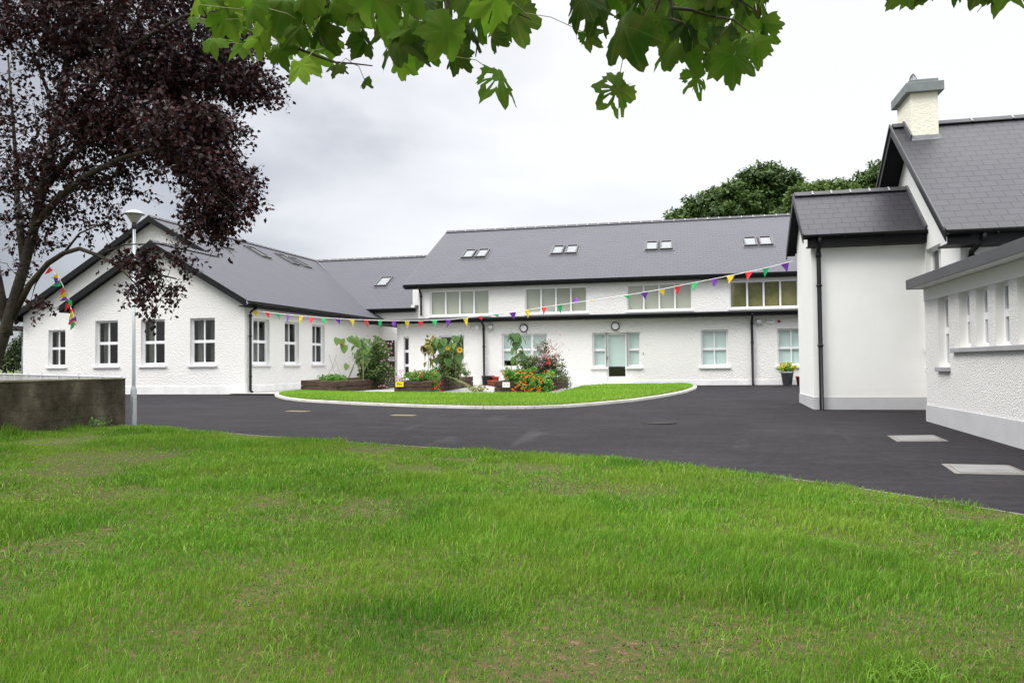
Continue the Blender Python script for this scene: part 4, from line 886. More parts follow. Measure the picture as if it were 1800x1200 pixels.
m = MB(); m.box((XF-.07, 7.6*K, kz(1.045)), (XF+.1, 11.92*K, kz(1.108))); m.build('sill', 'sill_grey', blk, bevel=.008)
XO = 3.50*K; m = MB(); m.box((XO, Y0, kz(2.075)), (XHE, Y1, kz(2.09))); m.build('soffit', 'render', blk)
m = MB(); m.box((XO-.025, Y0, kz(2.065)), (XO, Y1+.025, kz(2.215))); m.box((XO, Y1, kz(2.065)), (XHE, Y1+.025, kz(2.215))); m.build('fascia', 'fascia_grey', blk, bevel=.005)
m = MB(); m.box((XO, Y0, kz(2.13)), (XHE, Y1, kz(2.20))); m.build('roof', 'lead', blk)

exec_vegetation = True
# ------------------------------------------------------------------ street furniture
def gz(x, y): return float(G(x, y))
lx, ly = -10.72, 13.27; lz = gz(lx, ly)
lamp = root('lamp_post', 'tall grey galvanised lamp post beside the end of the old wall', 'lamp post', (lx, ly, lz))
m = MB(); m.lathe((lx, ly, lz), [(.058, -.2), (.058, .72), (.045, .76), (.036, .80)], 20); bs = m.build('base', 'galvanised', lamp, True)
m = MB(); m.box((lx-.03, ly-.063, lz+.25), (lx+.03, ly-.05, lz+.6)); m.build('access_door', 'galvanised', bs)
m = MB(); m.lathe((lx, ly, lz), [(.034, .78), (.027, 4.0), (.0, 4.0)], 16); m.build('pole', 'galvanised', lamp, True)
m = MB(); m.lathe((lx, ly, lz), [(.03, 3.95), (.05, 3.98), (.05, 4.05), (.035, 4.08)], 16); m.build('collar', 'plastic_black', lamp, True)
m = MB(); m.lathe((lx, ly, lz), [(.06, 4.08), (.13, 4.20), (.15, 4.25)], 24); m.build('lantern', 'grey_plastic', lamp, True)
m = MB(); m.lathe((lx, ly, lz), [(.20, 4.245), (.20, 4.26), (.14, 4.30), (.05, 4.335), (.0, 4.34)], 28); m.lathe((lx, ly, lz), [(0, 4.25), (.20, 4.245)], 28); m.build('canopy', 'galvanised', lamp, True)

# old wall
ow = MB(); ang = 0
wa, wb = Vector((-10.97, 13.34)), Vector((-11.25, 9.9)); wc = Vector((-11.8, 2.0)); zt0 = .745
def wallseg(m, a, b, t, z0, z1, z1b=None):
    d = (b-a).normalized(); n_ = Vector((d.y, -d.x))*-1
    if n_.x > 0: n_ = -n_
    z1b = z1 if z1b is None else z1b
    m.hexa([(a.x, a.y, z0), (b.x, b.y, z0), (b.x+n_.x*t, b.y+n_.y*t, z0), (a.x+n_.x*t, a.y+n_.y*t, z0), (a.x, a.y, z1), (b.x, b.y, z1b), (b.x+n_.x*t, b.y+n_.y*t, z1b), (a.x+n_.x*t, a.y+n_.y*t, z1)])
wo = root('old_wall', 'low weathered dark concrete wall at the left edge of the lawn', 'wall', (-11.0, 10.5, gz(-11, 10.5)))
m = MB(); wallseg(m, wa, wb, .24, -.7, .735, .755); wallseg(m, wb, wc, .24, -.7, .755, .80); m.build('masonry', 'old_concrete', wo)
m = MB(); wallseg(m, wa+Vector((.012, .0)), wb+Vector((.012, 0)), .26, .736, .752, .775); wallseg(m, wb+Vector((.012, 0)), wc+Vector((.012, 0)), .26, .757, .775, .82); m.build('coping', 'wall_coping', wo)

# railings behind the wall
ra = atZ(-60, 655.5, .80); rb = atZ(214, 663, .76)
rl = root('railing', 'white metal railing with thin upright bars behind the old wall', 'railing', (ra.x, ra.y, gz(ra.x, ra.y)))
m = MB(); m.tube([ra, rb], .022, 8); m.tube([(ra.x, ra.y, .0), (rb.x, rb.y, .0)], .018, 8); m.build('rail', 'rail_white', rl)
nb = int((rb-ra).length/.13); m = MB()
for i in range(nb+1): p = ra.lerp(rb, i/nb); m.tube([(p.x, p.y, -.02), (p.x, p.y, p.z)], .009, 5)
m.build('bars', 'rail_white', rl)
for i in range(0, nb+1, 18):
    p = ra.lerp(rb, i/nb); m = MB(); m.tube([(p.x, p.y, -.35), (p.x, p.y, p.z+.05)], .03, 8); m.build('post', 'rail_white', rl)

# side canopy behind the wing
cn = root('side_canopy', 'flat grey canopy on a round post beside the far left gable', 'canopy', (-30.0, 29.2, -.1))
a_ = atY(20, 574, 30.5); m = MB(); m.box((a_.x-.1, 29.6, 2.80), (-30.45, 38, 2.98)); m.build('canopy_roof', 'fascia_grey', cn)
p_ = atY(41.5, 650, 30.3); m = MB(); m.tube([(p_.x, 30.3, -.3), (p_.x, 30.3, 2.8)], .085, 14); m.build('post', 'galvanised', cn, True)
# floodlight mast far away
b_ = at(41, 560, 120); mst = root('floodlight_mast', 'distant lattice floodlight mast standing left of the gables', 'mast', (b_.x, b_.y, 0))
m = MB(); tp = at(41, 502, 120).z
for s_ in ((-.3, -.3), (.3, -.3), (.3, .3), (-.3, .3)): m.tube([(b_.x+s_[0]*1.3, b_.y+s_[1]*1.3, 0), (b_.x+s_[0], b_.y+s_[1], tp)], .07, 4)
for k in range(14): z = tp*k/14; m.tube([(b_.x-.35, b_.y-.35, z), (b_.x+.35, b_.y-.35, z+tp/14)], .04, 4)
m.build('lattice', 'galvanised', mst)
m = MB()
for i in range(4):
    for j in range(2): x = b_.x-1.2+i*.8; m.box((x-.28, b_.y-.7, tp+j*.65), (x+.28, b_.y-.45, tp+.45+j*.65))
m.build('lamp_head', 'grey_plastic', mst)

# covers in the yard
def quadcover(name, label, pts, mname, surround, z=.012, grp=None):
    c = np.mean(pts, 0); r = root(name, label, 'cover', (c[0], c[1], gz(*c)), group=grp); P4 = np.array(pts)
    def slab(k, z0, z1, nm, mt):
        Q = c+(P4-c)*k; m = MB(); m.hexa([(*q, gz(*q)+z0) for q in Q]+[(*q, gz(*q)+z1) for q in Q]); return m.build(nm, mt, r)
    if surround: slab(1.22, -.05, z*.5, 'surround', 'concrete_surround')
    return slab(1.0, -.03, z, 'lid', mname)
quadcover('manhole_cover', 'pale square manhole cover further from the lawn, by the flat-roofed block', [(3.42, 13.52), (4.07, 13.62), (4.11, 14.38), (3.47, 14.23)], 'steel_cover', True, grp='pale manhole covers')
quadcover('manhole_cover', 'pale rectangular manhole cover nearest the lawn at the right edge', [(3.21, 10.12), (3.89, 10.12), (3.92, 10.78), (3.29, 10.8)], 'steel_cover', True, grp='pale manhole covers')
for c, l in (((-9.5, 17.66), 'small yellow hydrant cover on the asphalt left of the kerb curve'), ((-6.42, 16.98), 'small yellow hydrant cover on the asphalt nearer the middle of the kerb')):
    quadcover('hydrant_cover', l, [(c[0]-.30, c[1]-.12), (c[0]+.28, c[1]-.16), (c[0]+.30, c[1]+.12), (c[0]-.28, c[1]+.16)], 'yellow_paint', False, grp='yellow covers')
rc = root('round_manhole', 'dark round manhole cover flush with the asphalt in mid yard', 'cover', (-.52, 16.35, gz(-.52, 16.35)))
m = MB(); z = gz(-.52, 16.35); m.lathe((-.52, 16.35, z), [(.36, -.03), (.36, .012), (.31, .014), (.30, .004), (0, .006)], 28); m.build('lid', 'iron_cover', rc)

# ------------------------------------------------------------------ bunting
FC = {'Y': 'yellow', 'R': 'red', 'G': 'green', 'P': 'purple'}
bt = root('bunting', 'long string of triangular yellow, red, green and purple flags across the yard', 'bunting', (*L2W(CX+.1, YF+.3), 0))
pa = Vector((*L2W(CX+.15, YF+.2), 2.95)); pb = at(1394, 459, 21.5)
fl_px = [449, 470, 488, 507, 529, 549, 571, 593, 619, 643, 668, 692, 715.6, 740, 764, 788, 818, 842, 871, 901, 928, 957, 984, 1012, 1041, 1070, 1102, 1133, 1163, 1191, 1222, 1256, 1285, 1317, 1347, 1380]
liney = lambda x: np.interp(x, [430, 445, 500, 560, 620, 680, 740, 800, 850, 900, 950, 1010, 1060, 1110, 1160, 1220, 1280, 1330, 1394], [540, 546, 552.5, 558, 561.5, 563.5, 563.5, 561, 554.5, 549, 541, 532, 525, 517.5, 509, 497, 485, 475, 459])
def onplan(px, py):       # the string hangs in the vertical plane pa-pb
    d = ray(px, py); n_ = Vector((pb.y-pa.y, -(pb.x-pa.x), 0)); t = n_.dot(pa-Vector((0, 0, H)))/n_.dot(d); return d*t+Vector((0, 0, H))
xs = np.linspace(433, 1394, 70); cordpts = [pa]+[onplan(x, float(liney(x))) for x in xs[1:]]
m = MB(); m.tube(cordpts, .011, 5); m.build('cord', 'cord_white', bt)
seq = 'YRGP'*9; up_ = {17: 1.2, 18: 1.3, 20: 0, 23: 2.4, 24: 1.5, 25: 1.6, 26: 1.2, 27: .6, 28: .8}
for i, (x, c) in enumerate(zip(fl_px, seq)):
    a = onplan(x-7, float(liney(x-7))); b = onplan(x+7, float(liney(x+7))); d = (b-a).normalized(); mid = (a+b)/2
    w_ = .22*(.92+.16*random.random()); h_ = .27; sw = up_.get(i, random.uniform(-.45, .45)); side = Vector((d.y, -d.x, 0))
    down = (Vector((0, 0, -cos(sw)))+side*sin(sw)*-1+d*random.uniform(-.25, .25)).normalized()
    m = MB(); R_n = 6
    for r in range(R_n):
        for s_ in (0,):
            t0, t1 = r/R_n, (r+1)/R_n; k = lambda t: side*(.03*sin(t*5+i))
            p = [mid-d*w_/2*(1-t0)+down*h_*t0+k(t0), mid+d*w_/2*(1-t0)+down*h_*t0-k(t0)*.6, mid+d*w_/2*(1-t1)+down*h_*t1-k(t1)*.6, mid-d*w_/2*(1-t1)+down*h_*t1+k(t1)]
            m.face([tuple(q) for q in p])
    m.build('flag', 'flag_'+FC[c], bt)
tb = root('tangled_bunting', 'short tangled string of bright flags hanging from the purple tree', 'bunting', at(85, 466, 11.5))
pts = [at(x, y, 11.5+dz) for x, y, dz in ((83, 464, 0), (92, 476, .1), (103, 487, .05), (112, 505, 0), (120, 522, .1), (124, 540, .1), (130, 555, 0), (132, 568, 0))]
m = MB(); m.tube(pts, .007, 5); m.build('cord', 'cord_white', tb)
for i, (x, y, c, a_) in enumerate(((90, 472, 'R', .7), (102, 484, 'Y', 1.2), (98, 488, 'P', .2), (106, 499, 'G', 1.3), (112, 508, 'R', .5), (116, 516, 'Y', .9), (117, 523, 'P', 1.1), (122, 528, 'G', -.2), (120, 534, 'R', .3), (126, 543, 'R', -.2), (128, 550, 'Y', .4), (125, 560, 'Y', -1), (131, 562, 'R', .8), (134, 560, 'P', 1.3), (129, 567, 'G', .3), (121, 566, 'R', -1.2))):
    c0_ = at(x, y, 11.45+.1*random.random()); rgt = R_*cos(a_)*.06+Vector((0, 0, -1))*sin(a_)*.06; dn = (R_*-sin(a_)+Vector((0, 0, -1))*cos(a_))*.12+W_*random.uniform(-.04, .04)
    m = MB(); m.face([tuple(c0_-rgt*.6), tuple(c0_+rgt*.6), tuple(c0_+dn*.6+rgt*.3+W_*.02)]); m.face([tuple(c0_-rgt*.6), tuple(c0_+dn*.6+rgt*.3+W_*.02), tuple(c0_+dn)]); m.build('flag', 'flag_'+FC[c], tb)
#VEG#
# ------------------------------------------------------------------ purple leaved tree at the left
def spray_leaves(c, r, n_spray, per, lsize, twl, down=.25, dirbias=None):
    """sprays of leaves: each spray is a short twig with leaves set along it. returns pos, dir, nrm, size, twigs"""
    C, d = blobpts(c, r, n_spray, .45)
    t = unit(n_spray)*.8+d*.6; t[:, 2] -= down
    if dirbias is not None: t += np.array(dirbias)
    t /= np.linalg.norm(t, axis=1, keepdims=True)
    s = rng.random((n_spray, per))*1.1-.1; ln = twl*(.6+.8*rng.random(n_spray))
    P = C[:, None, :]+t[:, None, :]*(s*ln[:, None])[..., None]
    P[..., 2] -= .25*(s**2)*ln[:, None]
    P += rng.normal(size=P.shape)*lsize*.5
    dd = t[:, None, :]*.6+unit(n_spray*per).reshape(n_spray, per, 3); dd[..., 2] -= .35
    n_ = n_spray*per
    return P.reshape(-1, 3), dd.reshape(-1, 3), unit(n_)+np.array([0, -.3, .7]), lsize*(.65+.7*rng.random(n_)), [(C[i], C[i]+t[i]*ln[i]) for i in range(n_spray)]
tz = gz(-9.8, 8.5); DT = 10.6
pl_ = root('purple_tree', 'large purple leaved tree with dark leaning trunk, left of the photo over the wall', 'tree', (at(-22, 760, DT).x, at(-22, 760, DT).y, tz))
def tpath(pts, dz=0): return [at(x, y, DT+(q[0] if q else 0)) for x, y, *q in pts]
m = MB()
m.tube([Vector((at(-26, 700, DT).x, at(-26, 700, DT).y, tz-.2))]+tpath([(-30, 720), (-16, 660), (3, 600), (24, 530), (42, 470), (60, 400), (76, 330), (92, 250), (108, 170), (122, 90), (132, 10), (150, -80), (170, -170)]), [.105, .095, .086, .08, .074, .068, .064, .06, .055, .05, .045, .04, .032, .026], 12)
m.build('trunk', 'bark_purple', pl_, True)
limbs = [([(20, 560), (52, 500), (84, 463, -.1), (112, 445, -.2), (140, 437, -.3), (170, 448, -.4), (200, 462, -.5), (232, 474, -.6), (270, 480, -.7), (310, 490, -.8)], .045),
 ([(14, 590), (2, 520), (-10, 450, .2), (-20, 380, .3), (-20, 300, .4)], .07), ([(44, 470), (36, 410, .3), (30, 350, .5), (28, 290, .7), (22, 200, .8), (14, 100, .9)], .06),
 ([(60, 400), (100, 350, -.2), (150, 310, -.4), (210, 280, -.6), (270, 262, -.8), (330, 290, -1), (380, 330, -1.1), (415, 365, -1.2)], .05),
 ([(76, 330), (120, 280, .2), (170, 230, .4), (230, 190, .5), (300, 165, .6), (370, 150, .6), (450, 160, .5)], .06),
 ([(95, 240), (140, 180, -.3), (190, 120, -.5), (250, 70, -.7), (320, 30, -.9), (390, 10, -1)], .05),
 ([(100, 210), (80, 150, .2), (62, 105, .3), (52, 60, .4), (30, 10, .4)], .03), ([(120, 90), (170, 40, .3), (230, 0, .5), (300, -40, .6)], .04),
 ([(112, 445, -.2), (140, 410, -.3), (175, 395, -.3), (210, 380, -.3)], .018), ([(200, 462, -.5), (240, 500, -.6), (255, 530, -.6)], .014), ([(170, 448, -.4), (220, 430, -.5), (280, 428, -.6), (325, 432, -.6)], .012), ([(84, 463, -.1), (62, 500), (50, 545)], .014),
 ([(60, 400), (64, 350, .4), (48, 300, .6), (66, 230, .7), (60, 180, .8)], .03), ([(50, 545), (78, 540, -.1), (108, 545, -.1)], .008), ([(270, 262, -.8), (290, 300, -.8), (300, 340, -.8)], .014), ([(330, 290, -1), (350, 340, -1.1), (352, 395, -1.1), (372, 410, -1.1)], .016)]
for pts, r0 in limbs:
    p = tpath(pts); m = MB(); m.tube(p, [r0*(1-.8*i/(len(p)-1)) for i in range(len(p))], 7); m.build('limb', 'bark_purple', pl_, True)
blobs = [(250, 60, 170, 85, 330, 1.3), (330, 120, 120, 55, 170, 1), (430, 135, 66, 42, 90, .7), (120, 55, 120, 70, 190, 1.2), (20, 45, 60, 50, 60, 1), (270, 175, 120, 80, 300, 1.2), (330, 235, 75, 50, 150, .9), (220, 245, 95, 60, 190, 1.1), (385, 300, 58, 38, 120, .7),
 (398, 350, 46, 38, 80, .5), (372, 382, 46, 32, 60, .4), (335, 278, 62, 30, 66, .8), (150, 205, 55, 55, 95, .8), (62, 225, 55, 50, 26, .8), (10, 160, 24, 45, 14, .6), (135, 292, 85, 40, 88, .9), (45, 320, 65, 46, 66, 1), (15, 390, 35, 45, 26, .7), (95, 370, 55, 26, 28, .7), (180, 325, 55, 24, 26, .7),
 (200, 372, 30, 20, 8, .4), (160, 395, 40, 20, 8, .4), (450, 155, 38, 18, 18, .4), (290, -40, 240, 60, 330, 1.4), (50, -40, 160, 50, 180, 1.3), (410, 60, 50, 50, 60, .7), (385, 215, 40, 30, 40, .5), (425, 325, 22, 16, 10, .3), (325, 335, 26, 12, 4, .3), (340, 395, 22, 22, 10, .3), (105, 130, 26, 45, 16, .5), (375, 415, 14, 10, 5, .2),
 (268, 470, 48, 26, 26, .35), (248, 506, 40, 26, 19, .3), (296, 512, 28, 14, 9, .25), (225, 448, 45, 17, 12, .3), (305, 452, 34, 22, 12, .3), (318, 428, 22, 7, 4, .2), (255, 538, 22, 12, 4, .2), (90, 543, 20, 8, 4, .15), (58, 532, 14, 8, 3, .15), (60, 420, 40, 25, 12, .5), (18, 470, 26, 32, 12, .4), (8, 530, 12, 34, 6, .3), (20, 262, 36, 36, 24, .8)]
PP, DD, NN, SS, TW = [], [], [], [], []
for (x, y, rx, ry, ns, rd) in blobs:
    off = -.6 if y > 400 and x > 150 else (-.9 if x > 320 and y > 200 else 0)
    d_ = DT+off; c = at(x, y, d_); k = d_/FX
    p, d, n_, s, tw = spray_leaves(c, (max(.05, rx*k-.13), rd, max(.04, ry*k-.12)), int(ns*(1.55 if y < 240 else 1.15)), 13, .064, .26)
    PP.append(p); DD.append(d); NN.append(n_); SS.append(s); TW += tw
leafcloud('foliage', 'plum_leaf', pl_, np.concatenate(PP), np.concatenate(DD), np.concatenate(NN), np.concatenate(SS), [(0, 0, 0), (.34, .5, .09), (0, 1, -.06), (-.34, .5, .09)], OV4F)
m = MB()
for a, b in TW: m.tube([Vector(a)-(Vector(b)-Vector(a))*.4, a, b], [.006, .004, .002], 3, False)
m.build('twigs', 'bark_purple', pl_)

# ------------------------------------------------------------------ maple branch overhead
mp_ = root('maple_tree', 'bright green maple whose leafy branches hang from the top of the photo', 'tree', (.9, -3.2, gz(.9, -3.2)))
m = MB(); zt_ = gz(.9, -3.2)
m.tube([(.9, -3.2, zt_-.2), (.92, -3.15, 1.2), (.85, -3.0, 2.4), (.7, -2.5, 3.3), (.5, -1.6, 3.9), (.3, -.5, 4.2)], [.22, .19, .17, .13, .10, .07], 12); m.build('trunk', 'bark_grey', mp_, True)
top = Vector((.3, -.5, 4.2))
DM = 2.6
brs = [([top, at(760, -420, 2.2), at(690, -120, 2.45), at(620, -15, 2.55), at(575, 15, 2.58), at(520, 48, 2.6), at(492, 76, 2.62)], [.06, .03, .018, .013, .0115, .010, .009], 'bark_grey'),
 ([at(496, 72, 2.62), at(530, 88, 2.6), at(560, 100, 2.58), at(590, 110, 2.56), at(612, 130, 2.55)], [.006, .005, .0045, .004, .003], 'twig'), ([at(592, 110, 2.56), at(620, 112, 2.55), at(655, 116, 2.55)], [.0035, .003, .002], 'twig'),
 ([at(492, 76, 2.62), at(470, 105, 2.6)], [.006, .003], 'twig'), ([at(545, 35, 2.6), at(560, 60, 2.55), at(570, 85, 2.5)], [.005, .004, .002], 'twig'),
 ([top, at(830, -380, 2.2), at(790, -100, 2.4), at(786, 0, 2.45), at(788, 55, 2.45), at(800, 100, 2.45)], [.05, .02, .008, .006, .005, .003], 'twig'), ([at(690, -120, 2.45), at(720, -20, 2.5), at(735, 40, 2.5), at(742, 70, 2.5)], [.01, .006, .004, .003], 'twig'),
 ([at(790, -60, 2.4), at(830, 20, 2.5), at(842, 60, 2.5), at(836, 100, 2.5)], [.007, .005, .004, .002], 'twig'), ([at(830, 20, 2.5), at(900, 20, 2.5), at(935, 35, 2.45)], [.005, .004, .002], 'twig'),
 ([top, at(1120, -380, 2.1), at(1150, -80, 2.35), at(1160, 0, 2.4), at(1146, 30, 2.4), at(1110, 44, 2.4)], [.05, .02, .009, .006, .005, .003], 'twig'),
 ([at(1150, -80, 2.35), at(1178, 0, 2.4), at(1181, 14, 2.4), at(1182, 34, 2.4), at(1150, 36, 2.4)], [.008, .0065, .005, .004, .0025], 'twig'), ([at(1181, 14, 2.4), at(1215, 18, 2.4), at(1245, 28, 2.4), at(1290, 35, 2.4), at(1320, 60, 2.38)], [.006, .005, .004, .003, .002], 'twig'),
 ([at(1182, 34, 2.4), at(1200, 40, 2.4), at(1215, 55, 2.4)], [.004, .003, .002], 'twig'), ([at(1150, -80, 2.35), at(1250, -40, 2.4), at(1300, 0, 2.4), at(1330, 20, 2.4)], [.006, .005, .004, .002], 'twig'),
 ([at(1120, -380, 2.1), at(1400, -160, 2.2), at(1600, -60, 2.3), at(1720, -25, 2.3), at(1800, -20, 2.3)], [.012, .009, .007, .005, .003], 'twig')]
for p, r, mt in brs: m = MB(); m.tube(p, r, 8); m.build('branch', mt, mp_, True)
A_ = np.linspace(-pi, pi, 61)[:-1]; 
def lobe(th):
    r = .66
    for a, l, w_ in ((0, 1.0, .42), (.95, .93, .40), (-.95, .93, .40), (1.95, .72, .42), (-1.95, .72, .42)):
        d = abs((th-a+pi) % (2*pi)-pi); r = max(r, l*(1-(d/w_)**1.6*.34) if d < w_*1.15 else 0)
        r = max(r, .58+.10*math.exp(-((d-.22)/.07)**2) if d < .36 else 0)
    r += .035*math.sin(th*21)+.02*math.sin(th*33+1)
    if abs(th) > 2.75: r *= .55+.3*(pi-abs(th))
    return r
rad_ = np.array([lobe(a) for a in A_]); rings = (0, .33, .68, 1.0); tm = []; vein = []
for k in rings[1:]:
    for a, r in zip(A_, rad_):
        rr = r*k; dv = min(abs((a-c+pi) % (2*pi)-pi) for c in (0, .95, -.95, 1.95, -1.95)); z = -.16*rr*rr+.10*rr*min(dv, .45)/.45
        tm.append((rr*sin(a)*.62, rr*cos(a)*.62, z*.62)); vein.append(1. if dv < .054 else 0.)
tm.append((0, 0, 0)); vein.append(1.); nA = len(A_); ff = []
for k in range(2):
    for j in range(nA): j2 = (j+1) % nA; ff.append((k*nA+j, k*nA+j2, (k+1)*nA+j2, (k+1)*nA+j))
for j in range(nA): ff.append((3*nA, (j+1) % nA, j))
ML = [(350,12,60),(347,45,44),(395,55,66),(375,85,48),(430,95,48),(445,30,72),(470,60,72),(500,25,80),(490,100,52),(510,88,62),(530,135,62),(552,112,66),(560,60,70),(585,30,80),(596,125,36),(620,45,80),(640,85,52),(641,150,28),(655,20,100),(690,52,84),(706,125,58),(700,92,90),(725,72,80),(750,30,92),(745,100,72),(785,85,100),(803,112,62),(830,20,104),(845,45,84),(870,30,110),(903,52,92),(918,20,82),(877,165,100),(780,12,76),(540,15,84),(610,5,84),(460,5,66),(425,5,74),(725,5,90),(690,5,80),(640,0,84),(575,85,60),(455,85,50),(400,15,60),(520,60,66),(865,80,50),(815,70,80),(675,75,60),(770,50,70),
 (1025,22,84),(1050,34,92),(1080,8,92),(1098,78,104),(1130,58,74),(1150,28,84),(1085,178,72),(1170,78,64),(1195,95,94),(1215,28,104),(1222,155,66),(1180,15,84),(1240,60,92),(1265,25,92),(1277,92,84),(1300,50,84),(1327,92,62),(1337,60,64),(1290,122,82),(1310,12,92),(1325,15,60),(1250,5,92),(1110,0,84),(1205,62,76),(1255,110,60),(1160,55,60),
 (1590,-6,64),(1630,-4,74),(1675,-6,62),(1720,-4,74),(1775,-8,66),(1735,0,50),(1600,8,40),
 (480,-30,90),(560,-30,90),(650,-35,100),(740,-30,100),(830,-30,110),(900,-30,100),(1050,-30,100),(1130,-30,90),(1220,-30,100),(1300,-30,100),(400,-25,80)]
for _ in range(24): xx = random.choice((random.uniform(340, 930), random.uniform(1030, 1350))); ML.append((xx, random.uniform(-10, 75 if 420 < xx < 1320 else 40), random.uniform(38, 72)))
pos, yd, nr, sz, dr_, vv_, pet = [], [], [], [], [], [], []
twp = [q for p, r, mt in brs for q in p[1:]]
for i, (x, y, w0) in enumerate(ML):
    dist = DM+random.uniform(-.32, .28)-(.15 if w0 > 95 else 0); q = at(x, y-w0*.30, dist)
    ang = random.gauss(0, .6); tilt = random.uniform(-.8, .7)
    yv = R_*sin(ang)+Vector((0, 0, -1))*cos(ang)+W_*tilt; nv = -W_*random.uniform(.5, 1)+Vector((0, 0, 1))*random.uniform(-.1, .8)+R_*random.uniform(-.6, .6)
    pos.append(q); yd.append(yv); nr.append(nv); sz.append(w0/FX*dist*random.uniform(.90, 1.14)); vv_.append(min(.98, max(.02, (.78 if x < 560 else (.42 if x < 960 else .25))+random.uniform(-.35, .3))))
    dd_ = rng.random(len(ff)) < .006
    if x in (877, 1085, 1222) or random.random() < .12:
        for _ in range(7 if x in (877, 1085, 1222) else 3):
            k, j = random.choice((0, 0, 1)), random.randrange(nA); wd_ = random.choice((1, 2, 3))
            for e_ in range(wd_): dd_[k*nA+(j+e_) % nA] = True
    dr_.append(dd_)
    near = min(twp, key=lambda t: (t-q).length+(.3 if t.z < q.z else 0)); pet.append((near, q))
ARR = np.array(tm); tmv = np.repeat(ARR[None], len(pos), 0).copy()
for i in range(len(pos)):          # each leaf curls, droops and frays its own way
    fr_ = np.ones(61*3+1)[:181]; ph = random.random()*6; jag = rng.normal(0, .045, 60)+.05*np.sin(A_*5+ph); fr_[120:180] += jag; fr_[60:120] += jag*.5; tmv[i, :, :2] *= fr_[:, None]
    f_, g_ = random.uniform(.3, 1.3), random.uniform(-.8, .8); tmv[i, :, 2] -= f_*np.abs(ARR[:, 0])**1.6*1.3+g_*ARR[:, 0]*ARR[:, 1]; tmv[i, :, 2] -= random.uniform(0, .5)*np.clip(ARR[:, 1], 0, 1)**2
    tmv[i, :, 0] *= random.uniform(.8, 1.12); tmv[i, :, 2] += .015*np.sin(ARR[:, 0]*30+i)*np.cos(ARR[:, 1]*24)
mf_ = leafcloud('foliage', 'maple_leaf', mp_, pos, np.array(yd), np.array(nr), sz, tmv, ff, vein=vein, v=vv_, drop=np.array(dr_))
m = MB()
for a, b in pet:
    a, b = Vector(a), Vector(b); md = (a+b)/2+Vector((0, 0, .02)); m.tube([a, md, b], .0014, 4, False)
m.build('leaf_stalks', 'stem_green', mp_)

# ------------------------------------------------------------------ trees behind
def crown_tree(name, label, base, dist, blobs_, n, size, mname, grp, trunk_r=.4, v=(.0, 1.), branches=True):
    b = at(base[0], 640, dist); r = root(name, label, 'tree', (b.x, b.y, -.3), group=grp); k = dist/FX
    tot = sum(q[2]*q[3] for q in blobs_); P_, D_, N_, V_ = [], [], [], []
    m = MB(); cz = at(base[0], base[1], dist); m.tube([(b.x, b.y, -.5), (b.x+.2, b.y, cz.z*.4), tuple(cz)], [trunk_r, trunk_r*.8, trunk_r*.35], 9); m.build('trunk', 'bark_grey', r, True)
    for (x, y, rx, ry) in blobs_:
        c = at(x, y, dist); m = MB(); s0 = Vector((b.x, b.y, cz.z*.55)); m.tube([s0, s0.lerp(c, .55)+Vector((0, 0, -.4)), c], [trunk_r*.35, trunk_r*.2, .05], 6); m.build('limb', 'bark_grey', r, True)
        nn_ = int(n*rx*ry/tot); nc = max(6, nn_//42)
        C, dc = blobpts(c, (rx*k, rx*k*1.0, ry*k), nc, .40)           # tufts of leaves on a rounded bough
        idx = rng.integers(0, nc, nn_); cr = size*1.7
        o_ = unit(nn_)*(rng.random(nn_)**.4)[:, None]*np.array([cr, cr, cr*.62]); P_.append(C[idx]+o_)
        N_.append(dc[idx]*.5+unit(nn_)*.5+np.array([0, -.2, .9])); D_.append(unit(nn_)+np.array([0, 0, -.35]))
        V_.append(np.clip(v[0]+(v[1]-v[0])*(.35*rng.random(nn_)+.65*rng.random(nc)[idx]), 0, 1))
    P_ = np.concatenate(P_); leafcloud('crown', mname, r, P_, np.concatenate(D_), np.concatenate(N_), size*(.6+.7*rng.random(len(P_))), OV4, OV4F, v=np.concatenate(V_)); return r
gt = 'trees rising behind the school roof'
crown_tree('broadleaf_tree', 'widest dark green tree behind the school roof, its peak above the other crowns', (1335, 375), 58, [(1205, 380, 32, 22), (1240, 362, 38, 24), (1285, 340, 38, 26), (1330, 318, 36, 24), (1348, 298, 20, 14), (1375, 322, 32, 22), (1320, 362, 60, 30), (1270, 378, 60, 18), (1390, 352, 34, 34), (1350, 380, 60, 25)], 30000, .30, 'tree_leaf', gt, .5, (0, .8))
crown_tree('broadleaf_tree', 'lighter green rounded tree between the wide dark tree and the porch roof', (1440, 370), 52, [(1408, 345, 24, 22), (1440, 352, 34, 28), (1420, 375, 40, 20), (1460, 328, 26, 17), (1480, 345, 30, 25)], 12000, .28, 'tree_leaf', gt, .35, (.25, 1.))
crown_tree('broadleaf_tree', 'dark green tree cut off by the gable of the chimney house', (1545, 360), 55, [(1512, 338, 26, 22), (1535, 315, 26, 20), (1550, 300, 20, 17), (1570, 320, 30, 25), (1500, 362, 40, 22), (1550, 355, 45, 28)], 14000, .29, 'tree_leaf', gt, .4, (.05, .8))
crown_tree('distant_tree', 'distant rounded dark tree beside the canopy post at the far left', (40, 632), 85, [(38, 612, 14, 14), (48, 600, 10, 12), (30, 625, 14, 10)], 2600, .4, 'far_leaf', 'distant trees at the left', .3)
crown_tree('distant_tree', 'low distant tree at the left edge seen above the railing', (6, 640), 90, [(8, 636, 14, 10), (-8, 632, 16, 12), (22, 640, 12, 8)], 2600, .4, 'far_leaf', 'distant trees at the left', .3)

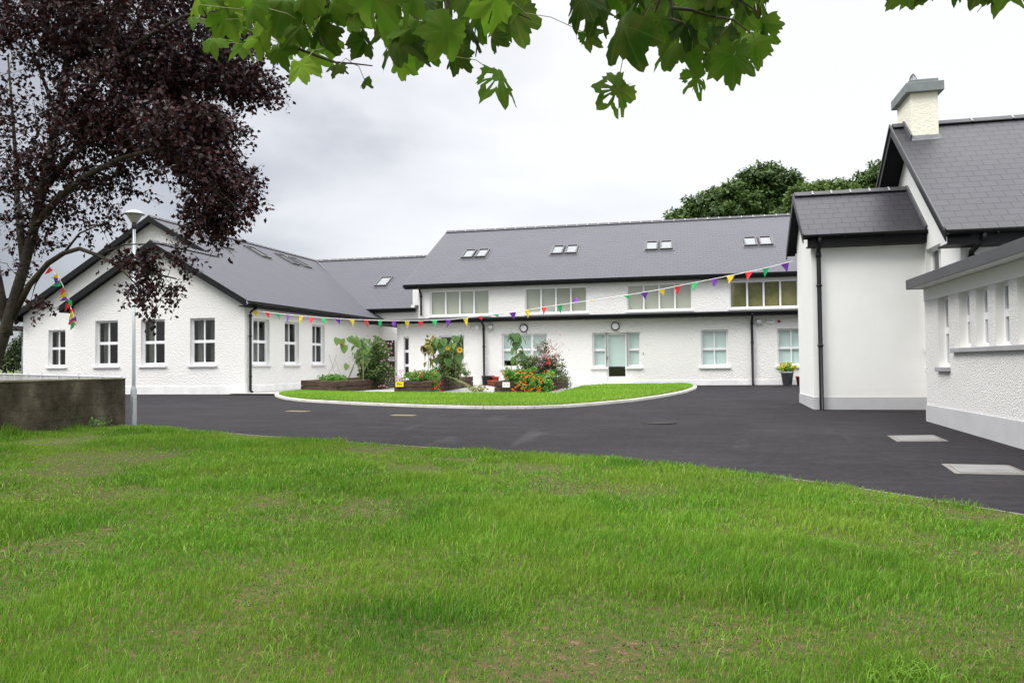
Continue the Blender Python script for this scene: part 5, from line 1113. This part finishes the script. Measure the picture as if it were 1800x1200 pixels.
# ------------------------------------------------------------------ sleeper beds
def sleeper_bed(label, C4, grp='raised sleeper beds'):
    c = np.mean(C4, 0); r = root('sleeper_bed', label, 'raised bed', (c[0], c[1], gz(*c)), group=grp); w_ = .21
    C4 = [np.array(p, float) for p in C4]
    for lv in range(2):
        for i in range(4):
            a, b = C4[i], C4[(i+1) % 4]; d = (b-a)/np.linalg.norm(b-a); n_ = np.array([-d[1], d[0]]);
            if (c-a)@n_ < 0: n_ = -n_
            s_ = (i+lv) % 2; e0, e1 = (0 if s_ else w_+.006), (0 if s_ else w_+.006); a2, b2 = a+d*e0, b-d*e1; L_ = np.linalg.norm(b2-a2); k = 2 if L_ > 3 else 1
            for q in range(k):
                p0, p1 = a2+d*(L_*q/k+.004), a2+d*(L_*(q+1)/k-.004); z0 = gz(*p0)+.05+lv*.212; z1 = gz(*p1)+.05+lv*.212; j = random.uniform(-.012, .012)
                p0, p1 = p0+n_*j, p1+n_*j*.3; m = MB()
                m.hexa([(*p0, z0), (*p1, z1), (*(p1+n_*w_), z1), (*(p0+n_*w_), z0), (*p0, z0+.20), (*p1, z1+.20), (*(p1+n_*w_), z1+.20), (*(p0+n_*w_), z0+.20)])
                m.build('sleeper', 'sleeper', r, bevel=.014)
    m = MB(); k = 9
    In = [c+(p-c)*.9 for p in C4]
    P_ = [[In[0]*(1-i/k)*(1-j/k)+In[1]*(i/k)*(1-j/k)+In[2]*(i/k)*(j/k)+In[3]*(1-i/k)*(j/k) for i in range(k+1)] for j in range(k+1)]
    m.v = [(p[0], p[1], gz(*p)+.38+random.uniform(-.02, .05)) for row in P_ for p in row]; m.f = [(j*(k+1)+i, j*(k+1)+i+1, (j+1)*(k+1)+i+1, (j+1)*(k+1)+i) for j in range(k) for i in range(k)]; m.uv = [[(0, 0)]*4]*len(m.f)
    m.build('soil', 'soil', r, True); return r
BEDA = [(-14.35, 26.9), (-12.33, 25.77), (-11.65, 29.9), (-13.7, 30.9)]
BEDB = [(-10.05, 25.64), (-8.66, 25.64), (-8.62, 31.0), (-10.1, 31.0)]
BEDC = [(-6.41, 25.75), (-4.75, 26.2), (-4.45, 30.0), (-6.3, 29.8)]
sleeper_bed('dark timber sleeper bed nearest the gabled wing, holding tall leafy plants', BEDA)
bb = sleeper_bed('middle timber sleeper bed with a yellow label on its front', BEDB)
bc = sleeper_bed('right hand timber sleeper bed with a white label and spilling orange flowers', BEDC)
m = MB(); m.box((-9.98, 25.60, gz(-9.9, 25.6)+.28), (-9.68, 25.62, gz(-9.9, 25.6)+.46)); sy = m.build('label', 'sign_yellow', bb)
text('Mrs', (-9.83, 25.597, gz(-9.9, 25.6)+.37), .12, 'ink', sy)
m = MB(); m.box((-6.12, 25.775, gz(-6, 25.7)+.26), (-5.86, 25.795, gz(-6, 25.7)+.44)); sw_ = m.build('label', 'sign_white', bc)
text('5 V', (-5.99, 25.773, gz(-6, 25.7)+.35), .11, 'grey_plastic', sw_)

def PT(px, py, Y): return atY(px, py, Y)
def plant(name, label, cat, px, py, Y, grp=None): p = PT(px, py, Y); return root(name, label, cat, tuple(p), group=grp), p
def mass(r, mname, px, py, Y, rx, ry, n, size, rd=.4, tmpl=OV4, tf=OV4F, name='leaves', v=None, up=.4, clump=0):
    k = (Y*1.03)/FX; c = PT(px, py, Y); p, d = blobpts(c, (rx*k, rd, ry*k), n, .5)
    if clump:
        C, _ = blobpts(c, (rx*k, rd, ry*k), clump, .45); p = C[rng.integers(0, clump, n)]+unit(n)*(rng.random(n)**.5)[:, None]*(min(rx, ry)*k*.38)
    return leafcloud(name, mname, r, p, unit(n)+np.array([0, -.1, -.2]), d*.4+unit(n)*.6+np.array([0, -.3, up]), size*(.5+rng.random(n)), tmpl, tf, v=v)
def stems(r, segs, rad=.008, mt='stem_green', name='stem'):
    m = MB()
    for s in segs: m.tube(s, [rad*(1-.5*i/(len(s)-1)) for i in range(len(s))], 5)
    return m.build(name, mt, r, True)
def sunflower(r, path, leaves, lsize=.26, mt='sunflower_leaf', head=None, headmat='petal_yellow', stem='stem_green', droop=.9, rad=.014):
    stems(r, [path], rad, stem); P_, D_, N_ = [], [], []; L_ = len(path)-1
    for i in range(leaves):
        t = (.25+.72*i/leaves)*L_; k = min(int(t), L_-1); p = path[k].lerp(path[k+1], t-k); a = i*2.4+random.random(); o = Vector((cos(a), sin(a)*.7, random.uniform(.0, .35)))
        q = p+o*random.uniform(.10, .2); P_.append(q); D_.append(o*.7+Vector((0, 0, -droop))); N_.append(o*.6+Vector((0, 0, .8)))
        m = MB()
    leafcloud('leaves', mt, r, P_, np.array(D_), np.array(N_), lsize*(.6+.6*rng.random(len(P_))), HEART, HEARTF)
    m = MB()
    for i in range(leaves):
        t = (.25+.72*i/leaves)*L_; k = min(int(t), L_-1); p = path[k].lerp(path[k+1], t-k); m.tube([p, p.lerp(Vector(P_[i]), .6)+Vector((0, 0, .02)), P_[i]], .004, 4, False)
    m.build('leaf_stalks', stem, r)
    if head: flower(r, *head)
def flower(r, p, face, rad_=.10, pet='petal_yellow'):
    f = Vector(face).normalized(); u = f.cross(Vector((0, 0, 1))).normalized(); v = u.cross(f); m = MB(); n = 20
    m.v = [tuple(p+f*.02)]+[tuple(p+(u*cos(2*pi*i/n)+v*sin(2*pi*i/n))*rad_*.42) for i in range(n)]; m.f = [(0, i+1, (i+1) % n+1) for i in range(n)]; m.uv = [[(0, 0)]*3]*n
    h = m.build('flower_head', 'seed_brown', r); nP = 22; a = rng.random(nP)*.1+np.arange(nP)*2*pi/nP
    D_ = np.array([u*cos(t)+v*sin(t)+f*.15 for t in a]); leafcloud('petals', pet, h, np.array([p]*nP)+D_*rad_*.35, D_, np.array([f]*nP), np.full(nP, rad_*.75), OV4, OV4F)
def dots(r, mname, pts, size, name='flower'):
    for q in pts[:100]:
        leafcloud(name, mname, r, np.repeat(np.array([tuple(q)]), 5, 0), unit(5)*np.array([1, .5, 1]), np.tile([0, -1, .3], (5, 1)), size*(.7+.6*rng.random(5)), [(0, 0, 0), (.42, .6, .05), (0, 1, 0), (-.42, .6, .05)], OV4F)
    return
    n = len(pts); a = rng.random(n); P_ = np.repeat(np.array(pts), 5, 0); D_ = unit(n*5)*np.array([1, .5, 1]); return leafcloud(name, mname, r, P_, D_, np.tile([0, -1, .3], (n*5, 1)), size*(.7+.6*rng.random(n*5)), [(0, 0, 0), (.42, .6, .05), (0, 1, 0), (-.42, .6, .05)], OV4F)

# bed A
r, p = plant('low_seedlings', 'low bright green seedlings in the bed nearest the gabled wing', 'plant', 585, 668, 27.2); mass(r, 'nasturtium_leaf', 585, 664, 27.4, 30, 7, 700, .085, .45)
r, p = plant('cane_wigwam', 'thin bare canes crossed above the seedlings', 'canes', 582, 668, 27.6)
for a, b in (((574, 668), (592, 624)), ((592, 668), (578, 622)), ((602, 666), (588, 630)), ((570, 666), (590, 640))): m = MB(); m.tube([PT(*a, 27.6), PT(*b, 27.7)], .006, 4); m.build('cane', 'stem_dry', r)
gs = 'sunflowers in the raised beds'
r, p = plant('sunflower', 'nodding green sunflower leaning left at the edge of its bed, by the gabled wing', 'sunflower', 612, 668, 27.4, gs)
sunflower(r, [PT(612, 668, 27.4), PT(620, 648, 27.4), PT(627, 625, 27.4), PT(630, 608, 27.3), PT(620, 594, 27.3), PT(607, 594, 27.2), PT(600, 602, 27.2)], 3, .2)
leafcloud('drooping_leaves', 'sunflower_leaf', r, [PT(600, 596, 27.2), PT(594, 594, 27.3), PT(614, 592, 27.2), PT(622, 594, 27.3), PT(606, 606, 27.2), PT(626, 600, 27.3), PT(611, 640, 27.2)], np.array([(.2, 0, -1), (-.3, 0, -1), (.6, 0, -.8), (.5, 0, -.9), (-.2, 0, -1), (.6, 0, -1), (-.5, 0, -.9)]), np.array([(0, -1, .4)]*7), [.3, .3, .3, .34, .34, .3, .26], HEART, HEARTF, v=[.9]*7)
flower(r, PT(600, 604, 27.15), (-.3, -.5, -.9), .1, 'petal_yellow')
r, p = plant('tall_leafy_plant', 'narrow plant with hanging leaves and a pale stake, in the bed by the gabled wing', 'plant', 638, 667, 27.6)
sunflower(r, [PT(638, 667, 27.6), PT(638, 640, 27.6), PT(641, 615, 27.6), PT(646, 590, 27.6)], 26, .21, 'sunflower_leaf', droop=1.6)
m = MB(); m.tube([PT(638.5, 668, 27.4), PT(638.5, 625, 27.4)], .018, 6); m.build('stake', 'stem_dry', r)
m = MB(); m.tube([PT(612, 664, 27.3), PT(629, 624, 27.4)], .012, 6); m.build('stake', 'stem_green', r)
r, p = plant('leafy_bush', 'dense green bush filling the back of the bed near the brown entrance door', 'bush', 660, 668, 28.4)
for (x, y, rx, ry, n) in ((655, 640, 27, 30, 2600), (640, 628, 16, 18, 900), (672, 620, 14, 22, 900), (672, 655, 20, 18, 1200), (648, 658, 22, 12, 900), (665, 605, 12, 12, 350)): mass(r, 'bush_leaf', x, y, 28.4, rx, ry, n, .10, .45, clump=26, v=rng.random(n)*.55)
stems(r, [[PT(x, 669, 28.4), PT(x+random.uniform(-6, 6), 630, 28.3), PT(x+random.uniform(-12, 12), 600, 28.3)] for x in (640, 646, 652, 658, 664, 670, 676)])
r, p = plant('cosmos', 'wispy pale pink flowering plant at the right end of the bed beside the entrance door', 'flowers', 680, 668, 28.8)
mass(r, 'bush_leaf', 680, 660, 28.6, 12, 14, 500, .07, .3); mass(r, 'grey_leaf', 684, 672, 28.4, 9, 10, 220, .06, .3)
dots(r, 'petal_pink', [PT(random.uniform(666, 690), random.uniform(600, 680), 28.0+random.random()*.5) for _ in range(46)], .035); stems(r, [[PT(680, 668, 28.6), PT(random.uniform(666, 690), random.uniform(605, 640), 28.4)] for _ in range(9)], .005)
# bed B
r, p = plant('nasturtium', 'low nasturtium with red flowers left in the middle bed, above the yellow label', 'flowers', 730, 668, 26.3)
mass(r, 'nasturtium_leaf', 733, 661, 26.6, 24, 10, 900, .085, .5); mass(r, 'nasturtium_leaf', 765, 672, 25.9, 9, 20, 260, .075, .15); mass(r, 'nasturtium_leaf', 756, 658, 26.5, 20, 10, 450, .08, .4)
dots(r, 'petal_red', [PT(random.uniform(712, 780), random.uniform(652, 668), 26.0) for _ in range(15)]+[PT(random.uniform(759, 775), random.uniform(668, 692), 25.6) for _ in range(11)], .04)
r, p = plant('pink_flower', 'small pale pink flower spike at the left corner of the middle bed', 'flowers', 704, 669, 26.2)
dots(r, 'petal_pink', [PT(random.gauss(704, 5), random.uniform(650, 670), 26.1) for _ in range(22)], .04); mass(r, 'grey_leaf', 706, 666, 26.2, 8, 6, 90, .05, .2)
r, p = plant('sunflower', 'withered sunflower with brown head and yellowed leaves in the middle bed', 'sunflower', 752, 668, 26.6, gs)
sunflower(r, [PT(752, 668, 26.6), PT(753, 640, 26.6), PT(755, 618, 26.6), PT(750, 608, 26.5), PT(746, 610, 26.5)], 20, .22, 'wilted_leaf', stem='stem_dry', droop=1.8); flower(r, PT(747, 612, 26.4), (-.6, -.5, -.5), .11, 'seed_brown')
for k_, (lab, bx, path, hd) in enumerate((('sunflower with a wide open yellow flower, rightmost in the middle bed', 800, [(800, 668), (802, 640), (806, 612), (800, 592), (806, 590)], (808, 615, .10)),
        ('sunflower whose yellow flower faces out of leaves, just left of the widest bloom', 785, [(785, 668), (784, 640), (783, 615), (776, 596), (770, 597)], (787, 612, .065)),
        ('leafy sunflower with a drooping pale green head, left of the two yellow blooms', 770, [(770, 668), (768, 640), (765, 615), (762, 600), (757, 602)], None))):
    r, p = plant('sunflower', lab, 'sunflower', bx, 668, 27.0+.25*k_, gs); Yk = 27.0+.25*k_
    sunflower(r, [PT(*q, Yk) for q in path], 15, .30, droop=1.5)
    if hd: flower(r, PT(hd[0], hd[1], Yk-.35), (.15, -1, .1), hd[2]); stems(r, [[PT(bx, 640, Yk), PT(hd[0]-2, hd[1]+8, Yk-.2), PT(hd[0], hd[1], Yk-.33)]], .01)
    else: mass(r, 'wilted_leaf', 761, 600, Yk-.1, 13, 12, 50, .16, .2, v=np.full(50, .5)+rng.random(50)*.1)
r, p = plant('leafy_bush', 'dense feathery green bush below the sunflower blooms in the middle bed', 'bush', 792, 668, 27.6)
for (x, y, rx, ry, n) in ((792, 640, 24, 24, 2000), (800, 655, 24, 16, 1300), (778, 655, 22, 14, 900), (800, 618, 14, 16, 450), (780, 622, 14, 16, 450)): mass(r, 'bush_leaf', x, y, 27.6, rx, ry, n, .08, .4, clump=24)
stems(r, [[PT(x, 669, 27.6), PT(x+random.uniform(-6, 6), 640, 27.5), PT(x+random.uniform(-14, 14), 615, 27.5)] for x in (772, 778, 784, 790, 796, 802, 808, 812)])
r, p = plant('fallen_stalk', 'long pale flower stalk fallen over the side of the middle bed onto the paving', 'plant', 800, 668, 27.0)
pth = [PT(785, 661, 27.2), PT(800, 666, 26.9), PT(815, 672, 26.8), PT(832, 681, 26.8), PT(845, 686, 26.9), PT(860, 690, 27.0)]; stems(r, [pth], .02, 'stem_green')
dg_ = []
for i in range(46):
    t = random.uniform(.8, 4.9); k = int(t); q = pth[k].lerp(pth[k+1], t-k); z0 = gz(q.x, q.y)+.06; dg_.append([q, q+Vector((random.uniform(-.05, .3), random.uniform(-.15, .15), -.1)), Vector((q.x+random.uniform(-.1, .4), q.y+random.uniform(-.2, .2), max(z0, q.z-random.uniform(.1, .4))))])
stems(r, dg_, .008, 'stem_green', 'side_shoots'); mass(r, 'wilted_leaf', 838, 682, 26.7, 20, 6, 90, .10, .25, v=np.full(90, .55))
# bed C
r, p = plant('nasturtium', 'large mound of nasturtium covered in orange flowers spilling over the right hand bed', 'flowers', 925, 676, 26.4)
for (x, y, rx, ry, n, Y, rd) in ((925, 664, 40, 16, 2300, 26.4, .5), (938, 678, 34, 15, 1800, 25.95, .32), (900, 662, 16, 12, 600, 26.2, .35), (950, 682, 22, 10, 700, 25.9, .3)): mass(r, 'nasturtium_leaf', x, y, Y, rx, ry, n, .085, rd, clump=40)
dots(r, 'petal_orange', [PT(random.gauss(932, 20), random.uniform(652, 693), random.uniform(25.45, 25.75)) for _ in range(72)], .038)
r, p = plant('sunflower', 'tall green sunflower with drooping leaves before the window, in the right hand bed', 'sunflower', 908, 660, 26.9, gs)
sunflower(r, [PT(912, 664, 26.9), PT(910, 640, 26.9), PT(908, 615, 26.9), PT(911, 596, 26.9), PT(905, 588, 26.8), PT(899, 590, 26.8)], 17, .30, droop=1.2)
r, p = plant('cosmos', 'tall airy bush dotted with pink flowers at the right of the right hand bed', 'flowers', 955, 666, 27.4)
for (x, y, rx, ry, n, mt) in ((955, 640, 26, 26, 1700, 'grey_leaf'), (930, 642, 20, 24, 1300, 'bush_leaf'), (968, 652, 24, 20, 1300, 'bush_leaf'), (958, 612, 16, 16, 420, 'grey_leaf'), (978, 640, 12, 20, 420, 'grey_leaf'), (915, 635, 12, 16, 400, 'bush_leaf')): mass(r, mt, x, y, 27.4, rx, ry, n, .07, .45, clump=34)
stems(r, [[PT(random.uniform(925, 975), 668, 27.4), PT(random.uniform(925, 985), 640, 27.3), PT(random.uniform(925, 992), random.uniform(596, 625), 27.3)] for _ in range(34)], .006, 'stem_dry')
dots(r, 'petal_pink', [PT(random.gauss(960, 16), random.gauss(622, 16), 26.9) for _ in range(80)], .034); dots(r, 'petal_red', [PT(random.gauss(963, 4), random.gauss(633, 3), 26.8) for _ in range(6)], .05)
mass(r, 'plum_leaf', 960, 643, 26.9, 5, 8, 60, .07, .1, v=np.full(60, .9))
r, p = plant('pale_green_plant', 'small lime green plant on the bed edge under the pink flowers', 'plant', 968, 665, 26.6); mass(r, 'nasturtium_leaf', 968, 657, 26.5, 8, 7, 150, .09, .2, v=np.full(150, 1.))
r, p = plant('trailing_plant', 'thin dark trailing plant hanging over the right end of the right hand bed', 'plant', 996, 676, 28.0)
mass(r, 'grey_leaf', 997, 674, 27.9, 9, 14, 240, .055, .25); mass(r, 'grey_leaf', 990, 660, 28.0, 12, 12, 260, .055, .25); stems(r, [[PT(990, 664, 28), PT(random.uniform(990, 1006), random.uniform(655, 688), 27.9)] for _ in range(12)], .004, 'stem_dry')
r, p = plant('pale_green_plant', 'upright light green shoots at the left edge of the orange nasturtium', 'plant', 886, 670, 26.2); mass(r, 'bush_leaf', 893, 655, 26.4, 9, 14, 260, .08, .2, v=.6+.4*rng.random(260))

# pots
def pot(name, label, px, py, Y, r1, r2, h, mt, grp=None, rim=True, z=None):
    p = PT(px, py, Y); z0 = gz(p.x, p.y)+.055 if z is None else z; r = root(name, label, 'pot', (p.x, p.y, z0), group=grp)
    m = MB(); m.lathe((p.x, p.y, z0), [(0, 0), (r2, 0), (r1, h)]+([(r1*1.1, h), (r1*1.1, h*1.12), (r1*.95, h*1.12)] if rim else [])+[(r1*.88, h*.9), (0, h*.88)], 22); m.build('body', mt, r, True)
    m = MB(); m.lathe((p.x, p.y, z0), [(r1*.87, h*.9), (0, h*.93)], 16); m.build('soil', 'soil', r); return r, Vector((p.x, p.y, z0))
r, p = pot('flower_pot', 'grey metal pot of yellow flowers against the wall by the porch', 1384, 672, 31.9, .24, .17, .46, 'pot_zinc', z=.02)
n = 420; q, d = blobpts((p.x, p.y, p.z+.62), (.34, .28, .16), n, .5); leafcloud('leaves', 'nasturtium_leaf', r, q, unit(n), d+unit(n)*.4+np.array([0, 0, .5]), .08*(.6+.8*rng.random(n)), OV4, OV4F)
q, d = blobpts((p.x, p.y-.05, p.z+.70), (.38, .26, .15), 75, .3); dots(r, 'flower_lemon', [tuple(t) for t in q], .062)
r, p = pot('flower_pot', 'brown clay pot half hidden behind the porch corner', 1407, 673, 31.6, .17, .12, .30, 'terracotta', z=.02)
pot('plant_pot', 'small orange clay pot left of its twin, on the paving beside the downpipe', 862, 680, 31.3, .13, .09, .2, 'terracotta', 'clay pots beside the downpipe'); pot('plant_pot', 'small orange clay pot right of its twin, by the right hand sleeper bed', 868, 681, 30.9, .14, .10, .22, 'terracotta', 'clay pots beside the downpipe')
pot('bucket', 'dark round tub standing against the wall beside the downpipe', 858, 676, 32.0, .27, .24, .36, 'plastic_black'); pot('bucket', 'red plastic bucket between the clay pots and the sleeper bed', 871, 676, 31.9, .15, .12, .33, 'plastic_red')
# weeds at the foot of the old wall
r = root('wall_weed', 'small leafy weed at the foot of the old wall near the lamp post', 'plant', (-10.85, 12.2, gz(-10.85, 12.2)))
n = 60; q, d = blobpts((-10.82, 12.5, gz(-10.8, 12.5)+.10), (.14, .35, .13), n, .5); leafcloud('leaves', 'nasturtium_leaf', r, q, unit(n)+np.array([0, 0, .8]), unit(n)+np.array([.5, -.5, .5]), .055*(.5+rng.random(n)), OV4, OV4F)
stems(r, [[(-10.85, 12.2+.12*i, gz(-10.85, 12.2)), (-10.8, 12.2+.12*i, gz(-10.8, 12.2)+.16)] for i in range(5)], .004)
